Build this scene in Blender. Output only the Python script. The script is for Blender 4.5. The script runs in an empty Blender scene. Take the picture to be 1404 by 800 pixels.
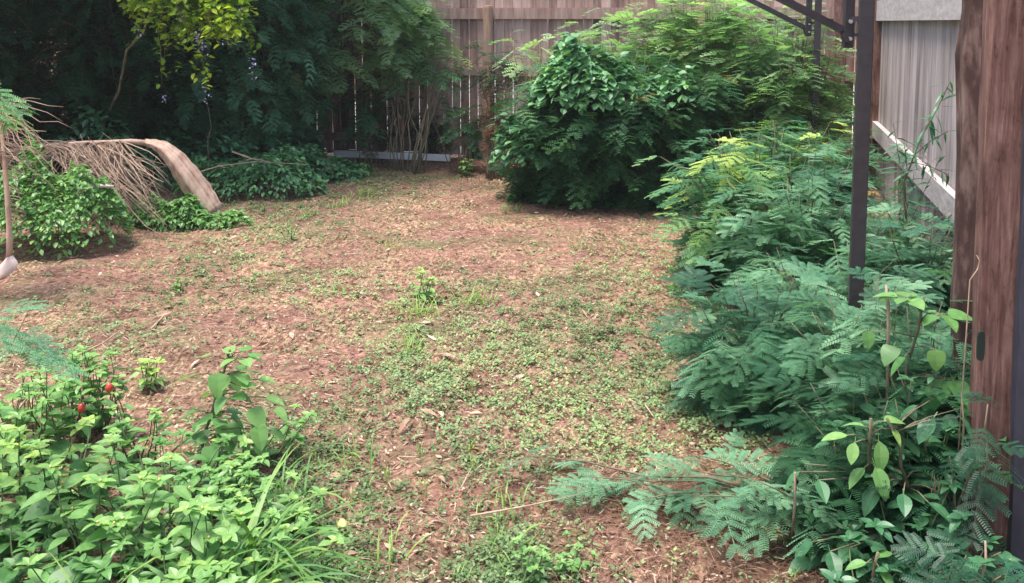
import bpy, math
import numpy as np
from mathutils import Vector, Matrix
R = math.radians
scene = bpy.context.scene
COL = scene.collection
rng = np.random.default_rng(11)

# ------------------------------------------------------------ camera, world, sun, exposure
CAM_H, F_PX, TILT, PPY = 1.55, 1300.0, R(5.7), 160.0      # reference frame 1404 x 800
cam = bpy.data.cameras.new('camera'); camo = bpy.data.objects.new('camera', cam)
COL.objects.link(camo); scene.camera = camo
cam.sensor_width = 36.0; cam.lens = 36.0*F_PX/1404.0
cam.shift_y = -(400.0-PPY)/1404.0
cam.clip_start = 0.05; cam.clip_end = 500
camo.location = (0, 0, CAM_H); camo.rotation_euler = (R(90)-TILT, 0, 0)

SUN_EL, SUN_AZ = 74.0, -110.0        # azimuth measured from +Y towards +X
world = bpy.data.worlds.new('World'); scene.world = world; world.use_nodes = True
wn = world.node_tree.nodes; wl = world.node_tree.links
sky = wn.new('ShaderNodeTexSky'); sky.sky_type = 'NISHITA'; sky.sun_disc = False
sky.sun_elevation = R(SUN_EL); sky.sun_rotation = R(SUN_AZ)
sky.air_density = 1.0; sky.dust_density = 3.5; sky.ozone_density = 1.0
wl.new(sky.outputs[0], wn['Background'].inputs[0]); wn['Background'].inputs[1].default_value = 0.115
sun = bpy.data.lights.new('sun', 'SUN'); suno = bpy.data.objects.new('sun', sun); COL.objects.link(suno)
sun.energy = 2.1; sun.angle = R(22); sun.color = (1.0, 0.95, 0.88)
sd = Vector((math.sin(R(SUN_AZ))*math.cos(R(SUN_EL)), math.cos(R(SUN_AZ))*math.cos(R(SUN_EL)), math.sin(R(SUN_EL))))
suno.rotation_euler = sd.to_track_quat('Z', 'Y').to_euler()
scene.view_settings.view_transform = 'Standard'; scene.view_settings.look = 'None'
scene.view_settings.exposure = 1.52; scene.view_settings.gamma = 1.0
scene.view_settings.use_curve_mapping = False
cy = scene.cycles
cy.max_bounces = 6; cy.diffuse_bounces = 3; cy.glossy_bounces = 2; cy.transmission_bounces = 3; cy.transparent_max_bounces = 4

# ------------------------------------------------------------ measuring helpers
def ray(px, py):
    x = (px-702)/F_PX; y = -(py-PPY)/F_PX
    ct, st = math.cos(TILT), math.sin(TILT)
    return np.array([x, ct+y*st, -st+y*ct])
def P(px, py, Y):
    d = ray(px, py); return np.array([0, 0, CAM_H]) + d*(Y/d[1])
def G(px, py, z=0.0):
    d = ray(px, py); return np.array([0, 0, CAM_H]) + d*((z-CAM_H)/d[2])
def hgt(x, y):
    x = np.asarray(x, float); y = np.asarray(y, float)
    return (0.010*np.sin(17*x+5*y)*np.sin(15*y-4*x)+0.012*np.sin(1.9*x+1.3*y+.7)+0.010*np.sin(3.7*x-2.9*y+2)+0.006*np.sin(8.1*x+6.3*y)
            + 0.005*np.sin(13.7*x-11.9*y+1)+0.004*np.sin(23*x+19*y+3)+0.003*np.sin(31*x-37*y))
def on(x, y): return np.array([x, y, float(hgt(x, y))])

# ------------------------------------------------------------ materials
def new_mat(name):
    m = bpy.data.materials.new(name); m.use_nodes = True
    n = m.node_tree.nodes; l = m.node_tree.links
    return m, n, l, n['Principled BSDF']
def ramp(n, stops):
    r = n.new('ShaderNodeValToRGB'); e = r.color_ramp.elements
    while len(e) < len(stops): e.new(0.5)
    for i, (p, c) in enumerate(stops): e[i].position = p; e[i].color = (*c, 1)
    return r
def leaf_mat(name, stops, trans=0.3, rough=0.55, spec=0.22, tboost=(1.6, 1.9, 0.9), dead=None):
    if dead: stops = [(p*.93, c) for p, c in stops]+[(.985, dead)]
    m, n, l, b = new_mat(name)
    a = n.new('ShaderNodeAttribute'); a.attribute_name = 'tint'
    r = ramp(n, stops); l.new(a.outputs['Fac'], r.inputs[0])
    l.new(r.outputs[0], b.inputs['Base Color'])
    b.inputs['Roughness'].default_value = rough
    b.inputs['Specular IOR Level'].default_value = spec
    t = n.new('ShaderNodeBsdfTranslucent')
    mx = n.new('ShaderNodeMix'); mx.data_type = 'RGBA'; mx.blend_type = 'MULTIPLY'; mx.inputs[0].default_value = 1
    l.new(r.outputs[0], mx.inputs[6]); mx.inputs[7].default_value = (*tboost, 1)
    l.new(mx.outputs[2], t.inputs[0])
    s = n.new('ShaderNodeMixShader'); s.inputs[0].default_value = trans
    l.new(b.outputs[0], s.inputs[1]); l.new(t.outputs[0], s.inputs[2])
    l.new(s.outputs[0], n['Material Output'].inputs[0])
    return m
def noise_mat(name, stops, scale=8, stretch=(1, 1, 1), rough=.8, detail=6, bump=.3, bdist=.01, attr=0.0, spec=.3, metal=0):
    m, n, l, b = new_mat(name)
    tc = n.new('ShaderNodeTexCoord'); mp = n.new('ShaderNodeMapping'); mp.inputs['Scale'].default_value = stretch
    l.new(tc.outputs['Object'], mp.inputs[0])
    t = n.new('ShaderNodeTexNoise'); t.inputs['Scale'].default_value = scale; t.inputs['Detail'].default_value = detail
    t.inputs['Roughness'].default_value = .62
    l.new(mp.outputs[0], t.inputs[0])
    fac = t.outputs[0]
    if attr:
        a = n.new('ShaderNodeAttribute'); a.attribute_name = 'tint'
        ma = n.new('ShaderNodeMath'); ma.operation = 'MULTIPLY_ADD'; ma.inputs[1].default_value = attr
        l.new(a.outputs['Fac'], ma.inputs[0])
        sb = n.new('ShaderNodeMath'); sb.operation = 'SUBTRACT'; sb.inputs[1].default_value = attr/2
        l.new(t.outputs[0], sb.inputs[0]); l.new(sb.outputs[0], ma.inputs[2]); fac = ma.outputs[0]
    r = ramp(n, stops); l.new(fac, r.inputs[0]); l.new(r.outputs[0], b.inputs['Base Color'])
    bm = n.new('ShaderNodeBump'); bm.inputs['Strength'].default_value = bump; bm.inputs['Distance'].default_value = bdist
    l.new(t.outputs[0], bm.inputs['Height']); l.new(bm.outputs[0], b.inputs['Normal'])
    b.inputs['Roughness'].default_value = rough; b.inputs['Specular IOR Level'].default_value = spec
    b.inputs['Metallic'].default_value = metal
    return m

M = {}
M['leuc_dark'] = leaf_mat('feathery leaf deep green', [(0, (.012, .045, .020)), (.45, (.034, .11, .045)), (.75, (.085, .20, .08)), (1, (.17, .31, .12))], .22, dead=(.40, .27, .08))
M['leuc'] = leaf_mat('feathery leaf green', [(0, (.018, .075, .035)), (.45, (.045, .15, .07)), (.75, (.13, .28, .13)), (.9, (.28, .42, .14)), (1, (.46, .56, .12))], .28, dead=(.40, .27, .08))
M['leuc_near'] = leaf_mat('feathery leaf blue green', [(0, (.007, .040, .020)), (.35, (.034, .12, .062)), (.7, (.115, .26, .14)), (1, (.23, .41, .24))], .25, dead=(.40, .27, .08), rough=.48, spec=.42)
M['leuc_pale'] = leaf_mat('feathery leaf yellow green', [(0, (.11, .22, .10)), (.45, (.25, .39, .20)), (1, (.46, .56, .30))], .35, dead=(.40, .27, .08))  # yellow green leaves, paled further to stand in for milky glare
M['broad'] = leaf_mat('broad leaf green', [(0, (.035, .115, .035)), (.5, (.12, .27, .075)), (.85, (.21, .37, .11)), (1, (.36, .50, .12))], .25, .42, .45, dead=(.45, .34, .10))
M['vine'] = leaf_mat('vine leaf green', [(0, (.03, .11, .05)), (.5, (.09, .24, .10)), (1, (.22, .42, .15))], .2, .4, .5, dead=(.45, .34, .10))
M['duranta'] = leaf_mat('lime leaf', [(0, (.03, .09, .02)), (.45, (.14, .27, .03)), (.8, (.36, .50, .05)), (1, (.58, .66, .06))], .35, .45, .4, dead=(.45, .34, .10))
M['grass'] = leaf_mat('grass blade', [(0, (.06, .16, .05)), (.5, (.13, .27, .075)), (.85, (.24, .36, .08)), (1, (.42, .42, .16))], .3, .45, .4)
M['weed'] = leaf_mat('small weed leaf', [(0, (.08, .14, .05)), (.5, (.18, .28, .12)), (.85, (.27, .37, .16)), (1, (.34, .40, .15))], .15, .6, .25, (1.2, 1.4, .8))
M['dead'] = leaf_mat('dry leaf', [(0, (.09, .045, .032)), (.35, (.22, .12, .08)), (.7, (.40, .26, .18)), (1, (.62, .49, .38))], .12, .75, .2, (1.3, 1.1, .9))
M['deadfern'] = leaf_mat('dead feathery leaf', [(0, (.10, .05, .03)), (1, (.28, .15, .08))], .2, .8, .1, (1.2, 1, .8))
M['yellow'] = leaf_mat('yellow leaf', [(0, (.62, .45, .08)), (1, (.75, .60, .10))], .2)
M['flower'] = leaf_mat('violet petal', [(0, (.35, .28, .60)), (1, (.62, .55, .85))], .2)
M['stem_g'] = noise_mat('green stem', [(.3, (.06, .11, .04)), (.7, (.13, .17, .07))], 20)
M['stem_b'] = noise_mat('brown stem', [(.3, (.09, .075, .045)), (.7, (.22, .19, .12))], 25, (1, 1, .3))
M['stem_lit'] = noise_mat('dry stem', [(.3, (.28, .19, .13)), (.7, (.50, .37, .28))], 25)
M['stem_red'] = noise_mat('red brown stem', [(.3, (.16, .07, .05)), (.7, (.30, .15, .10))], 25)
M['sheath'] = noise_mat('dry palm sheath', [(.3, (.34, .19, .14)), (.48, (.55, .37, .27)), (.7, (.68, .50, .39))], 9, (2.2, 1, 1.2), .7, 8, .5, .005, attr=.2)
M['sheath_pale'] = noise_mat('pale palm sheath', [(.3, (.55, .42, .37)), (.7, (.75, .62, .56))], 10, rough=.6)
M['frond'] = noise_mat('dry palm leaflet', [(.3, (.26, .17, .12)), (.7, (.50, .37, .28))], 10)
M['fruit'] = noise_mat('red fruit skin', [(.3, (.45, .03, .02)), (.7, (.65, .07, .04))], 10, rough=.25, spec=.6)
M['pod'] = noise_mat('yellow pod', [(.35, (.55, .42, .12)), (.65, (.72, .58, .25))], 30, (1, 1, .2), rough=.5)
M['fence_back'] = noise_mat('brown weathered fence timber', [(.22, (.15, .085, .07)), (.5, (.35, .23, .195)), (.78, (.52, .38, .34))], 5, (4, 4, .4), .85, 8, .5, .004, attr=.45)
M['fence_side'] = noise_mat('grey weathered fence timber', [(.2, (.15, .11, .11)), (.5, (.36, .30, .295)), (.8, (.52, .45, .44))], 5, (1.6, 1.6, .3), .85, 8, .5, .004, attr=.3)
M['rail_side'] = noise_mat('pale grey timber rail', [(.25, (.30, .26, .26)), (.75, (.55, .50, .49))], 5, (6, .6, 6), .85, 8, .5, .004)
M['post_red'] = None
M['post_dark'] = noise_mat('dark weathered hardwood', [(.3, (.022, .013, .012)), (.52, (.085, .048, .040)), (.62, (.20, .13, .11)), (.85, (.32, .23, .2))], 5, (3, 3, .9), .85, 9, .9, .008)
M['post_log'] = noise_mat('round log timber', [(.3, (.28, .16, .11)), (.7, (.45, .30, .22))], 6, (5, 5, .6), .8, 7, .4, .004)
M['steel'] = noise_mat('dark painted steel', [(.3, (.022, .018, .022)), (.7, (.042, .034, .040))], 30, (1, 1, 1), .45, 6, .1, .001, spec=.5)
M['blue_steel'] = noise_mat('dark blue painted steel', [(.3, (.018, .022, .035)), (.7, (.04, .048, .07))], 25, (1, 1, .3), .4, 6, .15, .001, spec=.5)
M['bolt'] = noise_mat('galvanised bolt', [(.3, (.45, .44, .45)), (.7, (.65, .64, .64))], 30, rough=.4, metal=.7)
M['plate'] = noise_mat('dark green plastic', [(.3, (.010, .022, .018)), (.7, (.02, .04, .03))], 20, rough=.5)
M['board_white'] = noise_mat('chalky white paint', [(.3, (.78, .76, .75)), (.7, (.88, .86, .86))], 9)
M['concrete'] = noise_mat('pale concrete', [(.3, (.42, .39, .38)), (.7, (.58, .55, .53))], 3)

def wood_post(name):
    m, n, l, b = new_mat(name); tc = n.new('ShaderNodeTexCoord')
    def nz(sc, st, det=8, dist=0., rg=.65):
        mp = n.new('ShaderNodeMapping'); mp.inputs['Scale'].default_value = st; l.new(tc.outputs['Object'], mp.inputs[0])
        t = n.new('ShaderNodeTexNoise'); t.inputs['Scale'].default_value = sc; t.inputs['Detail'].default_value = det; t.inputs['Distortion'].default_value = dist
        t.inputs['Roughness'].default_value = rg; l.new(mp.outputs[0], t.inputs[0]); return t.outputs[0]
    grain = nz(9, (7, 7, .5), 9, .6); blot = nz(4.5, (1.4, 1.4, .8), 7, .8); fleck = nz(60, (1, 1, .35), 4)
    g = ramp(n, [(.28, (.07, .032, .027)), (.5, (.185, .10, .082)), (.72, (.32, .20, .17))]); l.new(grain, g.inputs[0])
    k = ramp(n, [(.34, (.42, .38, .38)), (.5, (.9, .88, .88)), (.66, (1.2, 1.22, 1.25))]); l.new(blot, k.inputs[0])
    f = ramp(n, [(.30, (.55, .5, .5)), (.42, (1, 1, 1)), (.68, (1, 1, 1)), (.76, (1.7, 1.7, 1.7))]); l.new(fleck, f.inputs[0])
    def mul(a, c):
        x = n.new('ShaderNodeMix'); x.data_type = 'RGBA'; x.blend_type = 'MULTIPLY'; x.inputs[0].default_value = 1; l.new(a, x.inputs[6]); l.new(c, x.inputs[7]); return x.outputs[2]
    l.new(mul(mul(g.outputs[0], k.outputs[0]), f.outputs[0]), b.inputs['Base Color'])
    bm = n.new('ShaderNodeBump'); bm.inputs['Strength'].default_value = .9; bm.inputs['Distance'].default_value = .006; l.new(grain, bm.inputs['Height']); l.new(bm.outputs[0], b.inputs['Normal'])
    b.inputs['Roughness'].default_value = .85; b.inputs['Specular IOR Level'].default_value = .2
    return m
M['post_red'] = wood_post('red brown weathered hardwood')
def ground_material():
    m, n, l, b = new_mat('reddish soil with trodden litter')
    tc = n.new('ShaderNodeTexCoord')
    def noise(sc, det=5, rg=.6, st=(1, 1, 1)):
        mp = n.new('ShaderNodeMapping'); mp.inputs['Scale'].default_value = st; l.new(tc.outputs['Object'], mp.inputs[0])
        t = n.new('ShaderNodeTexNoise'); t.inputs['Scale'].default_value = sc; t.inputs['Detail'].default_value = det
        t.inputs['Roughness'].default_value = rg; l.new(mp.outputs[0], t.inputs[0]); return t.outputs[0]
    def mix(f, a, c, mode='MIX'):
        x = n.new('ShaderNodeMix'); x.data_type = 'RGBA'; x.blend_type = mode
        if isinstance(f, float): x.inputs[0].default_value = f
        else: l.new(f, x.inputs[0])
        l.new(a, x.inputs[6]); l.new(c, x.inputs[7]); return x.outputs[2]
    def rmp(src, st): r = ramp(n, st); l.new(src, r.inputs[0]); return r.outputs[0]
    soil = rmp(noise(26, 9, .72), [(.30, (.055, .028, .021)), (.44, (.19, .10, .075)), (.57, (.33, .19, .15)), (.72, (.55, .38, .31))])
    litter = rmp(noise(48, 6, .7, (1, .45, 1)), [(.36, (.07, .04, .026)), (.5, (.28, .18, .115)), (.66, (.58, .43, .30))])
    green = rmp(noise(60, 5, .7), [(.35, (.05, .06, .03)), (.5, (.15, .17, .08)), (.7, (.28, .30, .15))])
    f1 = rmp(noise(1.7, 6, .65), [(.42, (0, 0, 0)), (.58, (1, 1, 1))])
    f2 = rmp(noise(1.1, 6, .7, (1, 1.3, 1)), [(.50, (0, 0, 0)), (.66, (.75, .75, .75))])
    c = mix(f1, soil, litter); c = mix(f2, c, green)
    big = rmp(noise(2.2, 7, .7), [(.3, (.50, .46, .44)), (.5, (.95, .93, .92)), (.7, (1.25, 1.15, 1.12))])
    c = mix(1.0, c, big, 'MULTIPLY')
    l.new(c, b.inputs['Base Color']); b.inputs['Roughness'].default_value = .95; b.inputs['Specular IOR Level'].default_value = .1
    bm = n.new('ShaderNodeBump'); bm.inputs['Strength'].default_value = .8; bm.inputs['Distance'].default_value = .02
    l.new(noise(40, 8, .75), bm.inputs['Height']); l.new(bm.outputs[0], b.inputs['Normal'])
    return m
M['ground'] = ground_material()

# ------------------------------------------------------------ object helpers
def tag(o, label=None, cat=None, group=None, kind=None):
    if label: o['label'] = label
    if cat: o['category'] = cat
    if group: o['group'] = group
    if kind: o['kind'] = kind
    return o
def empty(name, loc, label, cat, group=None):
    o = bpy.data.objects.new(name, None); COL.objects.link(o); o.location = [float(v) for v in loc]
    o.empty_display_size = .1
    return tag(o, label, cat, group)
def quad_mesh(name, Q, mat, parent=None, tint=None, smooth=False, origin=None):
    """Q (N,4,3) world-space quads -> one mesh object"""
    Q = np.asarray(Q, np.float32)
    if origin is None: origin = np.array(parent.location) if parent else Q.reshape(-1, 3).mean(0)*[1, 1, 0]
    V = (Q.reshape(-1, 3) - np.asarray(origin, np.float32)); nf = len(Q)
    me = bpy.data.meshes.new(name)
    me.vertices.add(nf*4); me.vertices.foreach_set('co', V.ravel().astype(np.float32))
    me.loops.add(nf*4); me.loops.foreach_set('vertex_index', np.arange(nf*4, dtype=np.int32))
    me.polygons.add(nf); me.polygons.foreach_set('loop_start', np.arange(nf, dtype=np.int32)*4)
    if tint is not None:
        a = me.attributes.new('tint', 'FLOAT', 'FACE'); a.data.foreach_set('value', np.asarray(tint, np.float32))
    me.update(calc_edges=True)
    me.materials.append(M[mat] if isinstance(mat, str) else mat)
    o = bpy.data.objects.new(name, me); COL.objects.link(o)
    if parent: o.parent = parent
    else: o.location = [float(v) for v in origin]
    return o
class MB:
    def __init__(s): s.v = []; s.f = []; s.t = []
    def add(s, V, Fs, t=.5):
        k = len(s.v); s.v += [tuple(map(float, p)) for p in V]; s.f += [tuple(i+k for i in f) for f in Fs]; s.t += [t]*len(Fs)
    def box(s, c, ax, ay, az, t=.5, ch=0.0):
        """oriented box: centre and three half-axis vectors; ch = chamfer on long edges (z axis)"""
        c, ax, ay, az = map(lambda q: np.asarray(q, float), (c, ax, ay, az))
        if ch <= 0:
            V = [c+i*ax+j*ay+k*az for k in (-1, 1) for (i, j) in ((-1, -1), (1, -1), (1, 1), (-1, 1))]
            s.add(V, [(3, 2, 1, 0), (4, 5, 6, 7), (0, 1, 5, 4), (1, 2, 6, 5), (2, 3, 7, 6), (3, 0, 4, 7)], t)
        else:
            lx, ly = np.linalg.norm(ax), np.linalg.norm(ay); a = 1-ch/lx; b = 1-ch/ly
            prof = [(-a, -1), (a, -1), (1, -b), (1, b), (a, 1), (-a, 1), (-1, b), (-1, -b)]
            V = [c+i*ax+j*ay+k*az for k in (-1, 1) for (i, j) in prof]
            s.add(V, [tuple(range(7, -1, -1)), tuple(range(8, 16))]+[(i, (i+1) % 8, 8+(i+1) % 8, 8+i) for i in range(8)], t)
    def tube(s, pts, r, n=6, t=.5):
        pts = [np.asarray(p, float) for p in pts]; m = len(pts)
        rr = r if hasattr(r, '__len__') else [r]*m
        V = []; up = np.array([.13, .31, .94])
        for i, p in enumerate(pts):
            d = pts[min(i+1, m-1)]-pts[max(i-1, 0)]; d = d/(np.linalg.norm(d)+1e-9)
            a = np.cross(d, up); 
            if np.linalg.norm(a) < .05: a = np.cross(d, [1, 0, 0])
            a /= np.linalg.norm(a); b = np.cross(a, d); up = b
            for k in range(n):
                w = 2*math.pi*k/n; V.append(p+rr[i]*(math.cos(w)*a+math.sin(w)*b))
        Fs = [(i*n+k, i*n+(k+1) % n, (i+1)*n+(k+1) % n, (i+1)*n+k) for i in range(m-1) for k in range(n)]
        Fs += [tuple(range(n-1, -1, -1)), tuple((m-1)*n+k for k in range(n))]
        s.add(V, Fs, t)
    def build(s, name, mat, parent=None, smooth=False, origin=None):
        V = np.array(s.v)
        if origin is None: origin = np.array(parent.location) if parent else np.array([V[:, 0].mean(), V[:, 1].mean(), V[:, 2].min()])
        # a parent that is itself a child: locations add up
        q = parent
        if parent is not None and parent.parent is not None: origin = np.array(parent.parent.location)+np.array(parent.location)
        me = bpy.data.meshes.new(name); me.from_pydata((V-origin).tolist(), [], s.f)
        a = me.attributes.new('tint', 'FLOAT', 'FACE'); a.data.foreach_set('value', np.array(s.t, np.float32))
        if smooth: me.polygons.foreach_set('use_smooth', [True]*len(me.polygons))
        me.update(); me.materials.append(M[mat])
        o = bpy.data.objects.new(name, me); COL.objects.link(o)
        if parent: o.parent = parent
        else: o.location = [float(v) for v in origin]
        return o

# ------------------------------------------------------------ leaf templates (local: along +Y, face up +Z)
def strip(a, b, w):
    a, b = np.asarray(a), np.asarray(b); d = b-a; sx = np.array([d[1], -d[0], 0]); sx = sx/(np.linalg.norm(sx)+1e-9)*w/2
    return np.array([a-sx, a+sx, b+sx, b-sx])
def feather_leaf(seed, npin=7, nlf=13, L=1.0, droop=.25, lw=.30, axis=True):
    """bipinnate leaf, unit length"""
    r = np.random.default_rng(seed); Q = []
    zc = lambda t: -droop*t*t
    bend = r.uniform(-.08, .08)
    rach = lambda t: np.array([bend*t*t, t, zc(t)])
    if axis:
        for i in range(4): Q.append(strip(rach(i/4), rach((i+1)/4), .012))
    for i in range(npin):
        t = .22+.78*i/(npin-1)
        base = rach(t)
        pl = (.50 - .20*abs(i/(npin-1)-.45)*1.3)*r.uniform(.85, 1.1)
        for sgn in (-1, 1):
            ang = R(62 - 34*(i/(npin-1)) + r.uniform(-7, 7))
            dirv = np.array([sgn*math.sin(ang), math.cos(ang), r.uniform(-.12, .10)])
            dp = r.uniform(.05, .30)
            side = np.array([math.cos(ang), -sgn*math.sin(ang), 0])
            side = side+np.array([0, 0, r.uniform(-.12, .12)])
            pp = lambda u: base+dirv*pl*u+np.array([0, 0, -dp*pl*u*u])
            if axis: Q.append(strip(pp(0), pp(1), .007))
            ll = .105*13/max(nlf, 8)*r.uniform(.9, 1.1) if nlf >= 8 else .12
            wd = pl/nlf*(.84 if nlf >= 10 else .95)
            for k in range(nlf):
                u = (k+.7)/(nlf+.3); c = pp(u)
                fl = (.085 if nlf < 8 else .080)*(1-.55*abs(u-.45)**2*2.0)
                for s2 in (-1, 1):
                    tip = c+side*s2*fl+dirv*fl*.35+np.array([0, 0, -.15*fl])
                    mid = (c+tip)/2; hw = dirv/np.linalg.norm(dirv)*wd*.5
                    Q.append([c-hw*.75, tip-hw*.62, tip+hw*.62, c+hw*.75])
    Q = np.array(Q)*L
    return Q
def broad_leaf(seed, rows=5, w=.55, droop=.25, fold=.12, heart=False, wav=.02):
    r = np.random.default_rng(seed)
    ts = np.linspace(0, 1, rows+1); C = []; A = []; B = []
    for t in ts:
        e = (.75 if heart else 1.0)
        ww = w*.5*(math.sin(math.pi*min(1, t**(.62 if heart else .8)*.96+.02)) ** .9)
        if t == 1: ww = 0.004
        y0 = t; z = -droop*t*t
        back = .10*math.sin(math.pi*min(1, t*2.2)) if heart and t < .45 else 0
        C.append([0, y0, z]); A.append([-ww, y0-back, z+fold*ww*2+r.uniform(-wav, wav)]); B.append([ww, y0-back, z+fold*ww*2+r.uniform(-wav, wav)])
    Q = []
    for i in range(rows):
        Q.append([C[i], C[i+1], A[i+1], A[i]]); Q.append([B[i], B[i+1], C[i+1], C[i]])
    pet = [[-.012, -.25, .03], [.012, -.25, .03], [.012, 0, 0], [-.012, 0, 0]]
    Q.append(pet)
    return np.array(Q)
T = {
 'f_near': [feather_leaf(s, 5, 10, droop=.12+.08*s) for s in range(4)],
 'f_mid': [feather_leaf(s+10, 5, 8, droop=.15+.1*s) for s in range(4)],
 'f_far': [feather_leaf(s+20, 5, 5, droop=.2+.12*s, axis=False) for s in range(4)],
 'f_hang': [feather_leaf(s+30, 5, 6, droop=.2+.2*s, axis=False) for s in range(3)],
 'b_near': [broad_leaf(s, 6, .56, .10+.08*s, .12, False, .002) for s in range(4)],
 'b_long': [broad_leaf(s+5, 6, .36, .15+.1*s, .15, False, .002) for s in range(3)],
 'b_narrow': [broad_leaf(s+30, 4, .15, .1+.12*s, .1, False, .002) for s in range(3)],
 'b_heart': [broad_leaf(s+9, 8, .80, .08+.07*s, .09, True, .001) for s in range(3)],
 'b_mid': [broad_leaf(s+14, 3, .6, .15+.12*s, .12, False, .02) for s in range(3)],
 'b_round': [broad_leaf(s+18, 3, .85, .15+.12*s, .10, False, .03) for s in range(3)],
}
def rotmats(yaw, pitch, roll):
    """local +Y -> heading yaw (0 = +X), pitched up; roll about own axis"""
    cy_, sy_ = np.cos(yaw), np.sin(yaw); cp, sp = np.cos(pitch), np.sin(pitch); cr, sr = np.cos(roll), np.sin(roll)
    f = np.stack([cy_*cp, sy_*cp, sp], -1)
    s0 = np.stack([sy_, -cy_, np.zeros_like(yaw)], -1)
    u0 = np.cross(s0, f)
    s = s0*cr[:, None]+u0*sr[:, None]; u = np.cross(s, f)
    return np.stack([s, f, u], -1)         # columns: x, y, z
class Leaves:
    def __init__(s): s.Q = []; s.t = []
    def put(s, kind, pos, yaw, pitch, roll, size, tint, r=rng):
        pos = np.atleast_2d(pos); n = len(pos)
        yaw, pitch, roll, size, tint = [np.broadcast_to(np.asarray(a, float), (n,)) for a in (yaw, pitch, roll, size, tint)]
        tm = T[kind]; idx = r.integers(0, len(tm), n)
        for k, tp in enumerate(tm):
            m = idx == k
            if not m.any(): continue
            Rm = rotmats(yaw[m], pitch[m], roll[m])*size[m][:, None, None]
            q = np.einsum('nij,fvj->nfvi', Rm, tp)+pos[m][:, None, None, :]
            s.Q.append(q.reshape(-1, 4, 3).astype(np.float32))
            tt = np.clip(tint[m][:, None]+r.normal(0, .05, (m.sum(), len(tp))), 0, 1)*.93
            tt[r.random(m.sum()) < (.004 if kind[0] == 'f' else .0012)] = 1.0
            s.t.append(tt.ravel())
    def raw(s, Q, t): s.Q.append(np.asarray(Q, np.float32)); s.t.append(np.broadcast_to(t, (len(Q),)))
    def build(s, name, mat, parent=None):
        Q = np.concatenate(s.Q); t = np.clip(np.concatenate(s.t), 0, 1)
        lo = Q[..., 2].min(1)
        return quad_mesh(name, Q, mat, parent, t)

# ------------------------------------------------------------ plants
def curve_pts(a, b, rise=.35, n=7, jit=.02, r=rng):
    a, b = np.asarray(a, float), np.asarray(b, float); L = np.linalg.norm(b-a)
    c = a+(b-a)*.4+np.array([0, 0, rise*L*.5]); out = []
    for i in range(n):
        t = i/(n-1); p = (1-t)**2*a+2*t*(1-t)*c+t*t*b
        if 0 < i < n-1: p = p+r.normal(0, jit*L, 3)*.5
        out.append(p)
    return np.array(out)
def along(pts, t):
    seg = np.linalg.norm(np.diff(pts, axis=0), axis=1); cs = np.concatenate([[0], np.cumsum(seg)]); d = t*cs[-1]
    return np.stack([np.interp(d, cs, pts[:, k]) for k in range(3)], -1)
def feathery(name, label, cat, base, c, rad, n, group=None, kind='f_mid', mat='leuc', size=(.15, .22), leafy=.35, step=.05,
             tint=(.15, .7), lime=0.0, pitch=(-.35, .25), stemr=.005, stem='stem_b', seed=0, trunks=1, rise=.35, shell=0.0, part='foliage',
             upper=True, tips=None):
    r = np.random.default_rng(seed+100); base = np.asarray(base, float); c = np.asarray(c, float); rad = np.asarray(rad, float)
    o = empty(name, base, label, cat, group)
    lv = Leaves(); mb = MB()
    dirs = r.normal(size=(n, 3)); dirs /= np.linalg.norm(dirs, axis=1)[:, None]
    rr = np.clip(r.uniform(shell, 1, n), 0, 1)**(1/2.2)
    tp = c+dirs*rr[:, None]*rad
    if tips is not None: tp[:len(tips)] = np.array(tips)
    tp[:, 2] = np.maximum(tp[:, 2], .08)
    POS = []; YAW = []; PI_ = []; SZ = []; TI = []
    for k, tpos in enumerate(tp):
        b0 = base+np.array([r.normal(0, .05), r.normal(0, .05), 0])
        pts = curve_pts(b0, tpos, rise, 7, .03, r)
        L = np.linalg.norm(np.diff(pts, axis=0), axis=1).sum()
        mb.tube(pts, np.linspace(stemr*(1+L*.6), stemr*.35, 7), 5)
        m = max(3, int(min(leafy, L*.85)/step))
        t = 1-np.linspace(0, min(leafy, L*.85), m)/L
        p = along(pts, t)
        hd = math.atan2(tpos[1]-c[1], tpos[0]-c[0])
        yaw = np.arange(m)*2.4+r.uniform(0, 6.28)
        yaw = np.where(r.random(m) < .35, hd+r.normal(0, .6, m), yaw)
        q = np.linspace(0, 1, m)
        POS.append(p); YAW.append(yaw); PI_.append(pitch[1]+(pitch[0]-pitch[1])*q+r.normal(0, .15, m))
        SZ.append(r.uniform(size[0], size[1], m)*(.62+.38*np.sqrt(q)))
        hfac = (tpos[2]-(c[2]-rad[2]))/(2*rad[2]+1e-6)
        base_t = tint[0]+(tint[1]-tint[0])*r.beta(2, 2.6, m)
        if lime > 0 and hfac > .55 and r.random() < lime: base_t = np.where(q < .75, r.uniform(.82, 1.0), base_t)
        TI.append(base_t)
    POS = np.concatenate(POS); n2 = len(POS)
    lv.put(kind, POS, np.concatenate(YAW), np.concatenate(PI_), r.normal(0, .2, n2), np.concatenate(SZ), np.concatenate(TI), r)
    mb.build('stem', stem, o, smooth=True)
    lv.build(part, mat, o)
    return o
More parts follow.
